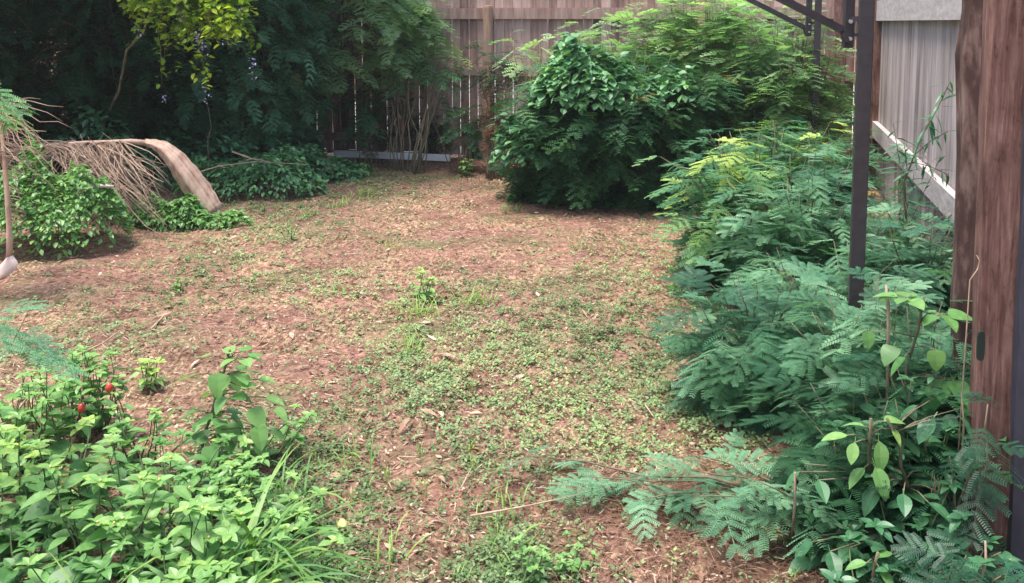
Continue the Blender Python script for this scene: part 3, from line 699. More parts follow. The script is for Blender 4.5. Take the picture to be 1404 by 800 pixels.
for k, (lab, b, c, rad, n, mat, tn) in enumerate(near):
    feathery('feathery_shrub', lab, 'shrub', on(*b), c, rad, int(n*.72), GN, kind='f_near', mat=mat, size=(.16, .25), leafy=.24, seed=70+k, tint=tn, pitch=(-.35, .15), step=.042, stemr=.004)
# low branch reaching left across the ground
tips = [P(800, 690, 2.95), P(840, 670, 2.95), P(720, 655, 3.1), P(880, 690, 2.8), P(930, 640, 2.85), P(960, 625, 2.85), P(1000, 650, 2.7), P(1040, 660, 2.6), P(1080, 670, 2.6), P(960, 680, 2.7), P(1000, 620, 2.9), P(1100, 690, 2.55)]
feathery('feathery_shrub', 'low feathery shrub whose blue green sprays reach left across the ground in the foreground', 'shrub', on(1.02, 2.75), [.6, 2.75, .17], [.25, .12, .06], 12, GN, kind='f_near', mat='leuc_near', size=(.15, .20), leafy=.26, seed=80, tint=(.5, 1.0), tips=tips, pitch=(-.25, .1), rise=.25)
feathery('feathery_shrub', 'small deep green feathery shrub in the bottom right corner', 'shrub', on(1.13, 2.28), P(1345, 775, 2.2), [.10, .08, .05], 7, GN, kind='f_near', mat='leuc_near', size=(.17, .22), leafy=.12, seed=81, tint=(.05, .45), pitch=(-.35, .1))  # leaf tint lowered to stand in for the corner shade
feathery('feathery_shrub', 'thin feathery sapling with dark fronds crossing the foot of the thick timber post', 'shrub', on(1.28, 2.5), P(1330, 590, 2.42), [.08, .05, .16], 5, GN, kind='f_near', mat='leuc_near', size=(.12, .17), leafy=.12, seed=82, tint=(0, .3), pitch=(-.5, .05))  # frond tint lowered in place of shade by the post

# broad leaved saplings in the near right row
GB = 'broad leaved saplings among the near feathery shrubs'
def sap(lab, base, leaves, seed, mat='broad', kind='b_heart', stem='stem_b', cut=True, nm='broadleaf_sapling', group=GB, cat='sapling'):
    """leaves: list of (pos, yaw, pitch, size, tint)"""
    r = np.random.default_rng(seed); o = empty(nm, base, lab, cat, group); mb = MB(); lv = Leaves()
    base = np.asarray(base, float); top = np.mean([l[0] for l in leaves], 0); top[2] = max(l[0][2] for l in leaves)+.01
    pts = curve_pts(base, top, .1, 8, .02, r); mb.tube(pts, np.linspace(.007, .004, 8), 6)
    for (p, yw, pt, sz, tn) in leaves:
        tt = np.clip((p[2]-base[2])/(top[2]-base[2]+1e-6)-.05, .1, 1); a = along(pts, np.array([tt]))[0]
        mb.tube([a, (a+p)/2+[0, 0, .01], p], .0018, 5)
        lv.put(kind, p, yw, pt, r.normal(0, .15), sz, tn, r)
    mb.build('stem', stem, o, smooth=True); lv.build('foliage', mat, o); return o
def ring(px, py, Y, n, sz, tn, r, pit=(-.5, .1), sp=.02):
    c = P(px, py, Y); a0 = r.uniform(0, 6)
    return [(c+np.array([math.cos(a0+i*6.28/n), math.sin(a0+i*6.28/n), r.uniform(-.2, .2)])*sp, a0+i*6.28/n+r.normal(0, .2), r.uniform(*pit), sz*r.uniform(.8, 1.15), tn*r.uniform(.8, 1.1)) for i in range(n)]
r_ = np.random.default_rng(9)
b1 = on(1.22, 2.98)
sap('sapling with large pale heart shaped leaves on top, left of the thick timber post', b1,
    ring(1240, 408, 2.8, 6, .065, .62, r_)+ring(1290, 432, 2.75, 5, .07, .5, r_, (-.4, 0))+[(P(1283, 480, 2.7), -1.5, -1.35, .065, .65), (P(1190, 455, 2.75), -1.6, -1.2, .05, .45), (P(1240, 490, 2.7), 3.4, -.8, .07, .3), (P(1225, 475, 2.8), -2.4, -.6, .07, .25)]+ring(1300, 520, 2.75, 4, .09, .25, r_, (-1, -.3)), 1)
sap('sapling with glossy light green leaves at its cut tip amid the near shrubs', on(1.03, 2.62),
    [(P(1162, 597, 2.5), 3.2, -.1, .075, .8), (P(1172, 607, 2.48), -2.2, -1.0, .06, .75), (P(1205, 605, 2.5), -1.5, -1.1, .085, .6), (P(1212, 578, 2.5), .3, .0, .075, .75), (P(1200, 640, 2.48), -1.2, -.9, .09, .6), (P(1185, 642, 2.5), 3.6, -.4, .07, .45), (P(1185, 585, 2.5), 2.6, .1, .06, .7), (P(1222, 588, 2.5), -.8, -.7, .05, .9)], 2, kind='b_near')
sap('low sapling with three matte round leaves near the bottom right', on(.93, 2.36),
    [(P(1188, 772, 2.3), 3.1, -.1, .055, .55), (P(1205, 765, 2.3), .6, .1, .055, .5), (P(1205, 778, 2.3), -1.1, -.5, .065, .55), (P(1215, 760, 2.33), 2.2, -.1, .04, .4)], 3, kind='b_near')
sap('shaded broad leaved sapling with dull dark leaves beside the foot of the timber post', on(1.2, 2.6),
    ring(1140, 745, 2.45, 5, .075, .15, r_, (-1, -.2), .05)+ring(1250, 770, 2.4, 6, .08, .12, r_, (-.8, 0), .06)+ring(1290, 560, 2.6, 5, .09, .2, r_, (-1.1, -.3), .06)+ring(1120, 650, 2.55, 5, .075, .3, r_, (-1, -.2), .05)+ring(1240, 665, 2.5, 7, .08, .2, r_, (-1.1, -.1), .08), 4, kind='b_near', mat='vine')  # low leaf tints paint in the shade by the post foot
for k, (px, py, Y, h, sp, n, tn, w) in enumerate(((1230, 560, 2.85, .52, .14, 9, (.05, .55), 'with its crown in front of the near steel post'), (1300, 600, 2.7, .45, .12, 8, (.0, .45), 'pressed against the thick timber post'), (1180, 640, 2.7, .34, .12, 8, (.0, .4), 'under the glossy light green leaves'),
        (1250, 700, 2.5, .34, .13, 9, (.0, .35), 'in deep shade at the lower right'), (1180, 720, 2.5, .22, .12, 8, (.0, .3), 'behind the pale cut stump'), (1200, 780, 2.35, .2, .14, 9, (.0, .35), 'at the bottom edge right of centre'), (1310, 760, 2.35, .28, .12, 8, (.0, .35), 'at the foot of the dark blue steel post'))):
    q = P(px, py, Y); weed('broadleaf_sapling', 'dark bushy broad leaved sapling '+w, on(q[0], Y), n, h, sp, GB, kind='b_near', mat='vine', size=(.045, .09), tint=(0, tn[1]*.55), seed=500+k, cat='sapling', node=.035)  # tint scaled down to paint shade into the lower right leaves
# cut stumps of saplings
def twig(name, lab, pts, rr, mat, cat, group=None, side=0, seed=0):
    r = np.random.default_rng(seed); m2 = MB(); pts = [np.asarray(p, float) for p in pts]
    n = len(pts); m2.tube(pts, np.linspace(rr, rr*.55, n), 6)
    for k in range(side):
        i = r.integers(1, n-1) if n > 2 else 0; p = pts[i]; m2.tube([p, p+r.normal(0, 1, 3)*[.05, .05, .02]+[0, 0, .01]], rr*.5, 5)
    tag(m2.build(name, mat, smooth=True), lab, cat, group)
twig('cut_stump', 'pale cut sapling stump rising out of the low feathery spray', [G(1085, 745)*[1, 1, 0], P(1090, 690, 2.55), P(1090, 648, 2.5)], .005, 'stem_lit', 'stump', side=0, seed=2)
twig('cut_stump', 'cut stump tip standing above the large pale leaves by the near steel post', [on(1.2, 2.9), P(1218, 430, 2.85), P(1215, 391, 2.85)], .006, 'stem_lit', 'stump', seed=3)
twig('cut_stump', 'small pale cut tip above the deep green fern like leaves in the bottom right corner', [on(1.14, 2.25), P(1352, 770, 2.22), P(1351, 742, 2.22)], .0045, 'stem_lit', 'stump', seed=3)
twig('dry_vine', 'curled tan tendril rising beside the thick timber post', [P(1322, 400, 2.7)*[1, 1, 0], P(1330, 384, 2.5), P(1340, 370, 2.5), P(1343, 358, 2.5), P(1339, 350, 2.5)], .002, 'stem_lit', 'vine', seed=3)
def hanging_roots():
    r = np.random.default_rng(4); m2 = MB()
    for k in range(16):
        a = P(1288+r.normal(0, 6), 660+r.normal(0, 10), 2.5); b = P(1295+r.normal(0, 12), 735+r.normal(0, 15), 2.5); m2.tube(curve_pts(a, b, -.3, 6, .12, r), .0012, 4)
    a = P(1288, 660, 2.5); m2.tube([a*[1, 1, 0], a], .003, 5)
    tag(m2.build('dry_tendrils', 'stem_b', smooth=True), 'tangle of thin dry tendrils hanging in the shade left of the timber post foot', 'tendrils')
hanging_roots()
# dark willow-like shoot in front of the side fence
def shoot():
    r = np.random.default_rng(15); base = on(2.0, 4.6); o = empty('slender_shoot', base, 'slender dark shoot with narrow leaves silhouetted against the grey side fence', 'shoot')
    mb = MB(); lv = Leaves(); pts = np.array([base, P(1240, 250, 4.6), P(1262, 190, 4.55), P(1285, 150, 4.5), P(1303, 112, 4.5)])
    mb.tube(pts, np.linspace(.006, .002, 5), 5)
    for side in ((1240, 200), (1225, 170), (1290, 215), (1300, 180), (1235, 235), (1300, 240)):
        e = P(side[0], side[1], 4.5); a0 = along(pts, np.array([r.uniform(.35, .75)]))[0]; q = np.vstack([a0, (a0+e)/2+[0, 0, .01], e]); mb.tube(q, .002, 4)
        lv.put('b_narrow', along(q, np.linspace(.3, 1, 9)), r.uniform(0, 6.28, 9), r.uniform(-.9, .8, 9), r.normal(0, .4, 9), r.uniform(.06, .11, 9), r.uniform(0, .3, 9), r)
    tt = np.linspace(.45, 1, 44); p = along(pts, tt)
    lv.put('b_narrow', p, np.where(np.arange(44) % 2, .3, 3.5)+r.normal(0, .7, 44), r.uniform(-.9, .8, 44), r.normal(0, .4, 44), r.uniform(.06, .12, 44), r.uniform(0, .3, 44), r)
    mb.build('stem', 'stem_b', o, smooth=True); lv.build('foliage', 'vine', o)
shoot()

# ============================================================ LEFT SIDE: vines, dead palm fronds
GV = 'leafy vine heaps on the left'
mound('vine_heap', 'bright leafy heap of weeds at the far left between the two dead palm fronds', on(-3.18, 6.45), .50, .42, .70, 4200, GV, kind='b_mid', mat='broad', size=(.032, .058), tint=(.15, .95), seed=10)
mound('vine_heap', 'leafy heap in front of and under the dead palm sheath', on(-2.66, 7.2), .30, .20, .26, 1100, GV, kind='b_mid', mat='broad', size=(.035, .06), tint=(.2, .9), seed=11)
mound('vine_heap', 'low leafy fringe around the foot of the brown palm sheath', on(-2.30, 7.16), .30, .13, .13, 520, GV, kind='b_mid', mat='broad', size=(.035, .055), tint=(.3, .95), seed=17)
mound('vine_heap', 'leafy vine heap right of the dead palm sheath', on(-2.35, 8.4), .66, .42, .42, 2300, GV, kind='b_mid', mat='vine', size=(.04, .065), tint=(.15, .95), seed=12)
mound('vine_heap', 'dark leafy heap beneath the trees at the far left back', on(-4.0, 8.6), .9, .5, .75, 1300, GV, kind='b_mid', mat='vine', size=(.05, .09), tint=(0, .5), seed=13)
mound('vine_heap', 'small leafy heap at the foot of the drooping tree beside the back fence', on(-2.1, 9.3), .62, .40, .34, 1300, GV, kind='b_mid', mat='vine', size=(.05, .08), tint=(.1, .7), seed=14)
mound('vine_heap', 'low light green patch of weeds left of the white board', on(-1.85, 9.5), .45, .25, .16, 420, GV, kind='b_mid', mat='broad', size=(.04, .07), tint=(.3, .9), seed=15)
mound('vine_heap', 'leafy heap in shade between the vine heaps and the drooping trees', on(-3.1, 9.1), .7, .4, .55, 900, GV, kind='b_mid', mat='vine', size=(.05, .09), tint=(0, .6), seed=16)

def palm_frond_lying():
    r = np.random.default_rng(21)
    base = G(298, 300)*[1, 1, 0]; Y0 = base[1]
    o = empty('palm_frond', base, 'big dead palm frond with smooth brown sheath propped on the ground at left', 'palm frond')
    # sheath: open trough, wide at the foot and narrowing to the petiole
    ctr = [P(292, 292, Y0), P(276, 268, Y0), P(258, 242, Y0-.02), P(240, 218, Y0-.03), P(224, 203, Y0-.03), P(212, 198, Y0-.02), P(198, 195, Y0)]
    wid = [.18, .205, .19, .155, .115, .08, .052]
    tk = np.linspace(0, len(ctr)-1, 26); cc = np.array(ctr); ctr = [np.array([np.interp(t, range(len(cc)), cc[:, a]) for a in range(3)])+r.normal(0, .0015, 3) for t in tk]; wid = [float(np.interp(t, range(len(wid)), wid))*r.uniform(.985, 1.015) for t in tk]
    m2 = MB(); K = 16; V = []; n = len(ctr)
    for i, (c, w) in enumerate(zip(ctr, wid)):
        d = ctr[min(i+1, n-1)]-ctr[max(i-1, 0)]; d /= np.linalg.norm(d); sd_ = np.cross(d, [0, -1, .25]); sd_ /= np.linalg.norm(sd_); nn = np.cross(sd_, d)
        if nn[1] > 0: nn = -nn
        for lay in (0, 1):
            for k in range(K+1):
                a = (k/K-.5)*2*.95; rad = w/2/math.sin(.95)-lay*.006
                V.append(c+sd_*math.sin(a)*rad*(1+.03*math.sin(i*2+k))+nn*(w*.42*(1-abs(k/K-.42)*1.9)**1.0-lay*.006))
    W = K+1; Fs = []
    for i in range(n-1):
        for lay in (0, 1):
            for k in range(K):
                a = (i*2+lay)*W+k; b = a+2*W; q = (a, a+1, b+1, b); Fs.append(q if lay == 0 else q[::-1])
        for k in (0, K):
            Fs.append(((i*2)*W+k, ((i+1)*2)*W+k, ((i+1)*2+1)*W+k, (i*2+1)*W+k))
    for i in (0, n-1):
        for k in range(K): Fs.append(((i*2)*W+k, (i*2+1)*W+k, (i*2+1)*W+k+1, (i*2)*W+k+1))
    m2.add(V, Fs); st = r.uniform(0, 1, K+1); st[4:6] = .02
    m2.t = [float(np.clip(st[f[0] % W]+r.normal(0, .06), 0, 1)) for f in Fs]; m2.build('sheath', 'sheath', o, smooth=True)
    m2 = MB(); rp = [P(204, 197, Y0), P(180, 194, Y0), P(150, 195, Y0), P(110, 196, Y0+.05), P(60, 200, Y0+.1), P(10, 206, Y0+.1), P(-60, 218, Y0+.1)]
    m2.tube(rp, [.026, .020, .017, .014, .012, .010, .007], 8); m2.build('midrib', 'sheath', o, smooth=True)
    m2 = MB(); rp = np.array(rp)
    for k in range(170):                       # dry leaflets drooping towards the right and down to the ground
        s = along(rp, np.array([r.uniform(.12, .55)]))[0]
        e = P(r.uniform(95, 240), r.uniform(225, 335), Y0-r.uniform(.0, .75)); e[2] = max(e[2], .02)
        mid = (s+e)/2+np.array([r.normal(.05, .10), r.normal(-.1, .08), r.uniform(.0, .14)]); t = np.linspace(0, 1, 7)[:, None]
        pts = (1-t)**2*s+2*t*(1-t)*mid+t*t*e+np.cumsum(r.normal(0, .016, (7, 3)), 0)*t; pts[:, 2] = np.maximum(pts[:, 2], .01)
        m2.tube(pts, np.linspace(r.choice([.003, .0045, .007]), .0014, 7), 4, r.random())
        if r.random() < .5:
            j = r.integers(2, 6); m2.tube([pts[j], pts[j]+r.normal(0, .06, 3)+[0, 0, .01], pts[j]+r.normal(0, .12, 3)], [.003, .002, .001], 4)
    for k in range(70):                        # and to the far left
        s = along(rp, np.array([r.uniform(.35, 1)]))[0]
        e = s+np.array([r.uniform(-.6, -.05), r.normal(-.15, .12), r.uniform(-.45, .12)]); m2.tube(curve_pts(s, e, .2, 5, .04, r), np.linspace(.004, .0016, 5), 4, r.random())
    m2.build('dry_leaflets', 'frond', o, smooth=True)
palm_frond_lying()
def palm_frond_upright():
    r = np.random.default_rng(22); base = G(8, 382)*[1, 1, 0]; Y0 = base[1]
    o = empty('palm_frond', base, 'dead palm frond standing upright at the left edge on its pale flared foot', 'palm frond')
    m2 = MB(); st = [P(13, 355, Y0), P(13, 320, Y0), P(10, 270, Y0), P(6, 220, Y0+.03), P(1, 165, Y0+.05), P(-6, 130, Y0+.1)]
    m2.tube(st, [.020, .016, .015, .014, .012, .010], 8); m2.build('midrib', 'sheath', o, smooth=True)
    m2 = MB(); V = []; n = 9; K = 9
    for i in range(n):
        t = i/(n-1); c = P(13-16*t**1.3, 352+34*t, Y0-.02*t); w = .022+.075*math.sin(min(1, t*1.15)*math.pi*.62)**1.3*(1-.55*max(0, t-.75)/.25)
        ax = np.array([.9, 0, .35]); ax /= np.linalg.norm(ax)
        for k in range(K+1):
            a = (k/K-.5)*2; V.append(c+ax*a*w+np.array([0, -1, 0])*(.03*(1-a*a)))
        for k in range(K+1):
            a = (k/K-.5)*2; V.append(c+ax*a*w*.97+np.array([0, -1, 0])*(.03*(1-a*a)-.006))
    W = K+1
    Fs = [((2*i)*W+k, (2*i)*W+k+1, (2*i+2)*W+k+1, (2*i+2)*W+k) for i in range(n-1) for k in range(K)]+[((2*i+1)*W+k, (2*i+3)*W+k, (2*i+3)*W+k+1, (2*i+1)*W+k+1) for i in range(n-1) for k in range(K)]
    V = np.array(V); V[:, 2] = np.maximum(V[:, 2], .008)
    m2.add(V, Fs); m2.build('sheath', 'sheath_pale', o, smooth=True)
    m2 = MB(); st = np.array(st)
    for k in range(26):
        s = along(st, np.array([.25+.5*k/26]))[0]; m2.tube(curve_pts(s, s+[r.uniform(.06, .14), -.02, r.uniform(-.06, .02)], .2, 4, .02, r), .0022, 4)
    for k in range(70):
        s = along(st, np.array([r.uniform(.62, 1)]))[0]; e = s+np.array([r.uniform(-.25, .42), r.normal(0, .12), r.uniform(-.35, .1)]); m2.tube(curve_pts(s, e, .35, 6, .06, r), np.linspace(.004, .0015, 6), 4)
    m2.build('dry_leaflets', 'frond', o, smooth=True)
palm_frond_upright()
twig('cut_branch', 'short pale cut branch lying among the dry palm leaflets', [P(108, 263, 6.35), P(124, 257, 6.35), P(128, 255, 6.35), P(156, 256, 6.4)], .018, 'sheath_pale', 'branch', side=1, seed=5)
GTW = 'bare dry sticks lying on the leafy heaps'
twig('bare_stick', 'long thin stick lying level over the vine heap right of the palm sheath', [P(262, 240, 7.9), P(300, 228, 8), P(350, 222, 8.1), P(420, 226, 8.3)], .007, 'stem_lit', 'stick', GTW, 2, 6)
twig('bare_stick', 'upper crossing stick on the vine heap right of the palm sheath', [P(318, 208, 8.1), P(345, 218, 8.1), P(390, 226, 8.3)], .009, 'stem_lit', 'stick', GTW, 2, 7)
twig('bare_stick', 'short upright stick beside the drooping tree left of the white board', [G(462, 250)*[1, 1, 0], P(456, 232, 8.9), P(450, 218, 8.9), P(447, 205, 8.9)], .007, 'stem_b', 'stick', GTW, 2, 8)
twig('bare_stick', 'thin curved twig standing in the shade above the palm sheath', [P(285, 200, 8.4)*[1, 1, 0], P(285, 190, 8.4), P(290, 175, 8.4), P(284, 140, 8.4)], .005, 'stem_b', 'stick', GTW, 1, 9)
twig('bare_stick', 'thin bare stick leaning across the foot of the back fence', [G(618, 236)*[1, 1, 0], P(600, 180, 9.9), P(592, 165, 9.9)], .006, 'stem_b', 'stick', GTW, 2, 10)

# green feathery spray from the left edge
feathery('feathery_shrub', 'bright feathery spray slanting in at the left edge above the dry palm leaves', 'shrub', on(-3.0, 5.3), P(-20, 105, 5.2), [.10, .08, .04], 4, 'feathery sprays at the left edge', kind='f_mid', mat='leuc', size=(.24, .32), leafy=.10, seed=90, tint=(.6, .9), pitch=(-.6, -.35), tips=[P(-14, 105, 5.2), P(-12, 118, 5.2)], stemr=.003)
feathery('feathery_shrub', 'pale grey green feathery spray at the left edge above the weedy foreground', 'shrub', on(-1.75, 2.75), P(-20, 420, 2.6), [.06, .06, .03], 4, 'feathery sprays at the left edge', kind='f_near', mat='leuc_near', size=(.15, .19), leafy=.10, seed=91, tint=(.6, .95), pitch=(-.4, -.1), tips=[P(-20, 412, 2.6), P(40, 425, 2.6)], stemr=.002)

# ============================================================ FOREGROUND LEFT PLANTS
def fruit_plant():
    b = on(*G(108, 612)[:2]); o = weed('fruiting_shrub', 'low shrub with two small red fruits at left', b, 9, .34, .15, kind='b_near', size=(.045, .075), tint=(.15, .7), seed=1, cat='shrub', stem='stem_b')
    for (px, py) in ((150, 532), (112, 560)):
        c = P(px, py, b[1]-.14); m2 = MB(); n = 9
        m2.tube([c+[0, 0, .018*math.cos(math.pi*i/(n-1))] for i in range(n)], [max(.0005, .013*math.sin(math.pi*i/(n-1))) for i in range(n)], 12)
        f = m2.build('fruit', 'fruit', o, smooth=True); m3 = MB(); m3.tube([c+[0, 0, .017], c+[.006, .02, .032]], .0016, 5); m3.build('stalk', 'stem_g', o)
fruit_plant()
b = on(*G(268, 642)[:2])
Ls = []
r_ = np.random.default_rng(12)
for (px, py, yw, pt, sz, tn) in ((300, 512, -1.5, -1.1, .085, .6), (325, 510, -1.3, -1.0, .07, .7), (268, 565, 2.9, -.5, .095, .35), (240, 562, 3.3, -.8, .075, .4), (312, 580, -1.2, -.7, .105, .45), (290, 612, -1.7, -1.0, .075, .35), (345, 560, -.6, -.8, .085, .65), (352, 585, -.9, -.9, .08, .6),
        (280, 490, 2.2, -.1, .07, .8), (340, 490, .4, -.3, .06, .85), (265, 515, 3.0, -.2, .06, .8), (365, 545, .1, -.4, .07, .8), (378, 560, -.4, -.6, .06, .75), (310, 485, 1.2, .3, .05, .9), (330, 530, .3, .0, .055, .8), (355, 520, 0, -.1, .06, .8), (290, 540, 2.6, -.3, .05, .7), (330, 600, -.5, -.8, .06, .5), (350, 610, -.2, -.8, .06, .5), (372, 590, -.2, -.5, .06, .7)):
    tn = min(.8, tn+.12); Ls.append((P(px, py, b[1]-.08+r_.normal(0, .05)), yw, pt, sz, tn))
for (px, py, tn) in ((296, 600, .3), (305, 570, .45), (318, 540, .6), (325, 512, .75), (330, 488, .9)): Ls += ring(px, py, b[1]-.06, 5, .062, tn*.8, r_, (-.9, .2), .03)
sap('young broad leaved sapling with matte grey green leaves at left, right of the red fruits', b, Ls, 6, nm='broadleaf_sapling', group=None)
GW = 'leafy weeds in the left foreground'
def scatter_weeds():
    r = np.random.default_rng(91)
    spots = [(40, 690), (110, 700), (150, 740), (210, 760), (60, 780), (130, 820), (20, 840), (190, 850), (260, 780), (300, 830), (110, 880), (250, 890), (350, 830), (380, 780), (30, 620), (160, 660), (330, 730), (10, 760)]
    extra = [(30, 560, .22, 'at the left edge under the slanting tan stick'), (75, 590, .26, 'just left of the fruiting shrub stem'), (190, 600, .16, 'between the fruiting shrub and the young sapling'), (345, 640, .14, 'right of the foot of the young sapling'), (390, 700, .12, 'on the soil left of the grass above the seed pod'), (150, 560, .22, 'directly behind the lower red fruit'), (380, 600, .12, 'right of the young sapling crown')]
    for k, (px, py, h, w) in enumerate(extra):
        g = G(px, py+40); weed('leafy_weed', 'loose light green weed '+w, on(g[0], g[1]), 8, h*1.3, .13, GW, kind='b_near', tint=(.3, .85), size=(.035, .07), seed=450+k)
    words = ['at the left edge under the lime green weed', 'below the fruiting shrub stem', 'left of the star tipped weed', 'between two star tipped weeds', 'in the dark hollow at the left', 'low in front of the dark hollow', 'at the very bottom left', 'at the bottom edge under the star tipped weeds',
             'just left of the tall grass', 'among the roots of the tall grass', 'at the bottom edge near the left corner', 'at the bottom edge left of the grass roots', 'under the arching grass tips', 'between the tall grass and the seed pod', 'at the left edge beside the slanting tan stick', 'under the fruiting shrub at its right', 'behind the tall grass clump', 'half way down the left edge']
    for k, ((px, py), w) in enumerate(zip(spots, words)):
        g = G(px, py); h = r.uniform(.10, .24) if px < 260 else r.uniform(.10, .17)
        dk = px < 140 and 650 < py < 860  # weeds in the hollow get darker leaf tints in place of shade
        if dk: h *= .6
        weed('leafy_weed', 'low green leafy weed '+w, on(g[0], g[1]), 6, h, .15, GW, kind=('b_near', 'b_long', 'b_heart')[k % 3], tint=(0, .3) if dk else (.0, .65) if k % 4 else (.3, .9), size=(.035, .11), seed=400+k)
scatter_weeds()
wd = [
 ('lime green leafy weed at the left edge below the red fruits', (45, 735), 12, .32, .16, 'b_near', (.6, 1.0), (.045, .07)),
 ('leafy weed with star shaped tips in the middle of the left foreground', (175, 800), 11, .30, .16, 'b_near', (.3, .8), (.055, .085)),
 ('leafy weed with yellow centred leaf stars left of the tall grass', (255, 830), 11, .30, .15, 'b_near', (.3, .85), (.05, .08)),
 ('shaded leafy weed at the bottom left corner', (70, 880), 11, .16, .18, 'b_near', (.0, .4), (.05, .08)),
 ('leafy weed at the bottom edge left of the tall grass', (200, 900), 10, .22, .16, 'b_near', (.2, .8), (.05, .08)),
 ('leafy weed just left of the seed pod behind the tall grass', (345, 760), 10, .20, .14, 'b_near', (.2, .75), (.035, .06)),
 ('leafy weed between the sapling and the tall grass', (300, 700), 9, .19, .13, 'b_near', (.1, .6), (.04, .07)),
 ('dark leafy weed under the young broad leaved sapling', (230, 700), 9, .15, .15, 'b_near', (.0, .5), (.04, .07)),
 ('leafy weed with toothed narrow leaves at the left edge beside the fruiting shrub', (15, 670), 9, .24, .14, 'b_long', (.2, .8), (.06, .1)),
 ('leafy weed at the bottom edge under the arching grass', (330, 880), 10, .18, .15, 'b_near', (.3, .8), (.035, .06)),
 ('small bright yellow green weed behind the fruiting shrub', (205, 530), 5, .13, .05, 'b_near', (.75, 1), (.04, .06)),
 ('pale upright weed left of the fruiting shrub tips', (125, 600), 5, .34, .08, 'b_near', (.4, .8), (.04, .06)),
]
for k, (lab, (px, py), n, h, sp, kd, tn, sz) in enumerate(wd):
    g = G(px, py); weed('leafy_weed', lab, on(g[0], g[1]), n, h, sp, GW, kind=kd, tint=tn, size=sz, seed=20+k, flower=(k in (1, 2)))
def grass_clump(name, lab, base, n, L, w, spread, seed, group, tint=(.2, .8), arch=1.0, az=None, seg=7):
    r = np.random.default_rng(seed); Q, t = blades(n, np.asarray(base, float), L, w, spread, r, tint, arch, seg, az)
    o = quad_mesh(name, Q, 'grass', None, t, origin=base); tag(o, lab, 'grass', group); return o
GG = 'tall grass clumps in the left foreground'
for k, (lab, px, py, n, L, w, az) in enumerate((
    ('tall grass clump arching over towards the seed pod', 330, 800, 34, .46, .012, (0.0, .9)),
    ('tall grass clump at the bottom edge left of the seed pod', 300, 880, 34, .42, .013, (.6, 1.2)),
    ('thin tall grass clump just behind the seed pod', 405, 690, 18, .30, .008, (.2, 1.4)),
    ('upright grass clump in front of the seed pod', 440, 800, 14, .22, .008, (.5, 2)),
    ('grass clump at the bottom left corner', 100, 920, 24, .36, .011, (1, 1.5)))):
    g = G(px, py); grass_clump('grass_clump', lab, on(g[0], g[1]), n, L, w, .05, 200+k, GG, az=az, arch=1.3)

# ============================================================ GROUND COVER
def patch_density(X, Y):
    """green weeds: gaussian patches at measured spots"""
    spots = [(600, 520, .35, .9), (700, 480, .4, .8), (850, 480, .5, .95), (930, 530, .4, 1), (780, 560, .35, .9), (660, 600, .3, .7), (700, 760, .22, 1.0), (760, 770, .15, .8), (450, 640, .25, .8), (420, 700, .25, .9),
             (400, 300, .35, .8), (480, 265, .4, .8), (400, 390, .4, .6), (470, 400, .25, .7), (640, 400, .35, .7), (570, 410, .2, .9), (870, 370, .5, .7), (820, 420, .4, .8), (300, 380, .4, .6), (560, 470, .2, .8),
             (960, 480, .35, .9), (750, 610, .3, .6), (880, 600, .25, .5), (480, 560, .2, .5), (500, 680, .2, .6), (350, 330, .3, .5), (530, 330, .25, .5), (720, 420, .3, .5), (620, 680, .2, .35), (540, 770, .2, .4), (450, 790, .2, .9), (930, 350, .4, .5), (120, 470, .3, .5), (340, 620, .3, .7)]
    D = np.zeros_like(X)
    for (px, py, s, a) in spots:
        g = G(px, py); ss = s*max(.8, g[1]/4.2); D = np.maximum(D, a*np.exp(-((X-g[0])**2+((Y-g[1])/1.4)**2)/(2*ss*ss*.55)))
    for (px, py, s, a) in ((660, 310, .5, .9), (720, 345, .4, .9), (545, 620, .22, .9), (570, 700, .16, .8), (590, 770, .15, .8), (900, 745, .3, .95), (980, 770, .3, .95), (110, 390, .4, .8), (310, 450, .4, .7), (340, 510, .3, .6), (560, 300, .5, .6), (480, 350, .3, .5), (860, 690, .2, .6), (800, 300, .4, .7)):
        g = G(px, py); ss = s*max(.8, g[1]/4.2); D = D*(1-a*np.exp(-((X-g[0])**2+((Y-g[1])/1.6)**2)/(2*ss*ss*.5)))
    nz = .5+.5*np.sin(9*X+3*np.sin(4*Y))*np.sin(7*Y+2*np.sin(6*X)); nz2 = .5+.5*np.sin(23*X+4*np.sin(13*Y)+1)*np.sin(19*Y+3*np.sin(17*X))
    return D*(.25+.75*nz)*(.35+.65*nz2)
def in_yard(X, Y): return (X < 1.0+SL*Y) & (np.dot(np.stack([X, Y], -1)-bp[:2], sdir[:2]) < 0.0)
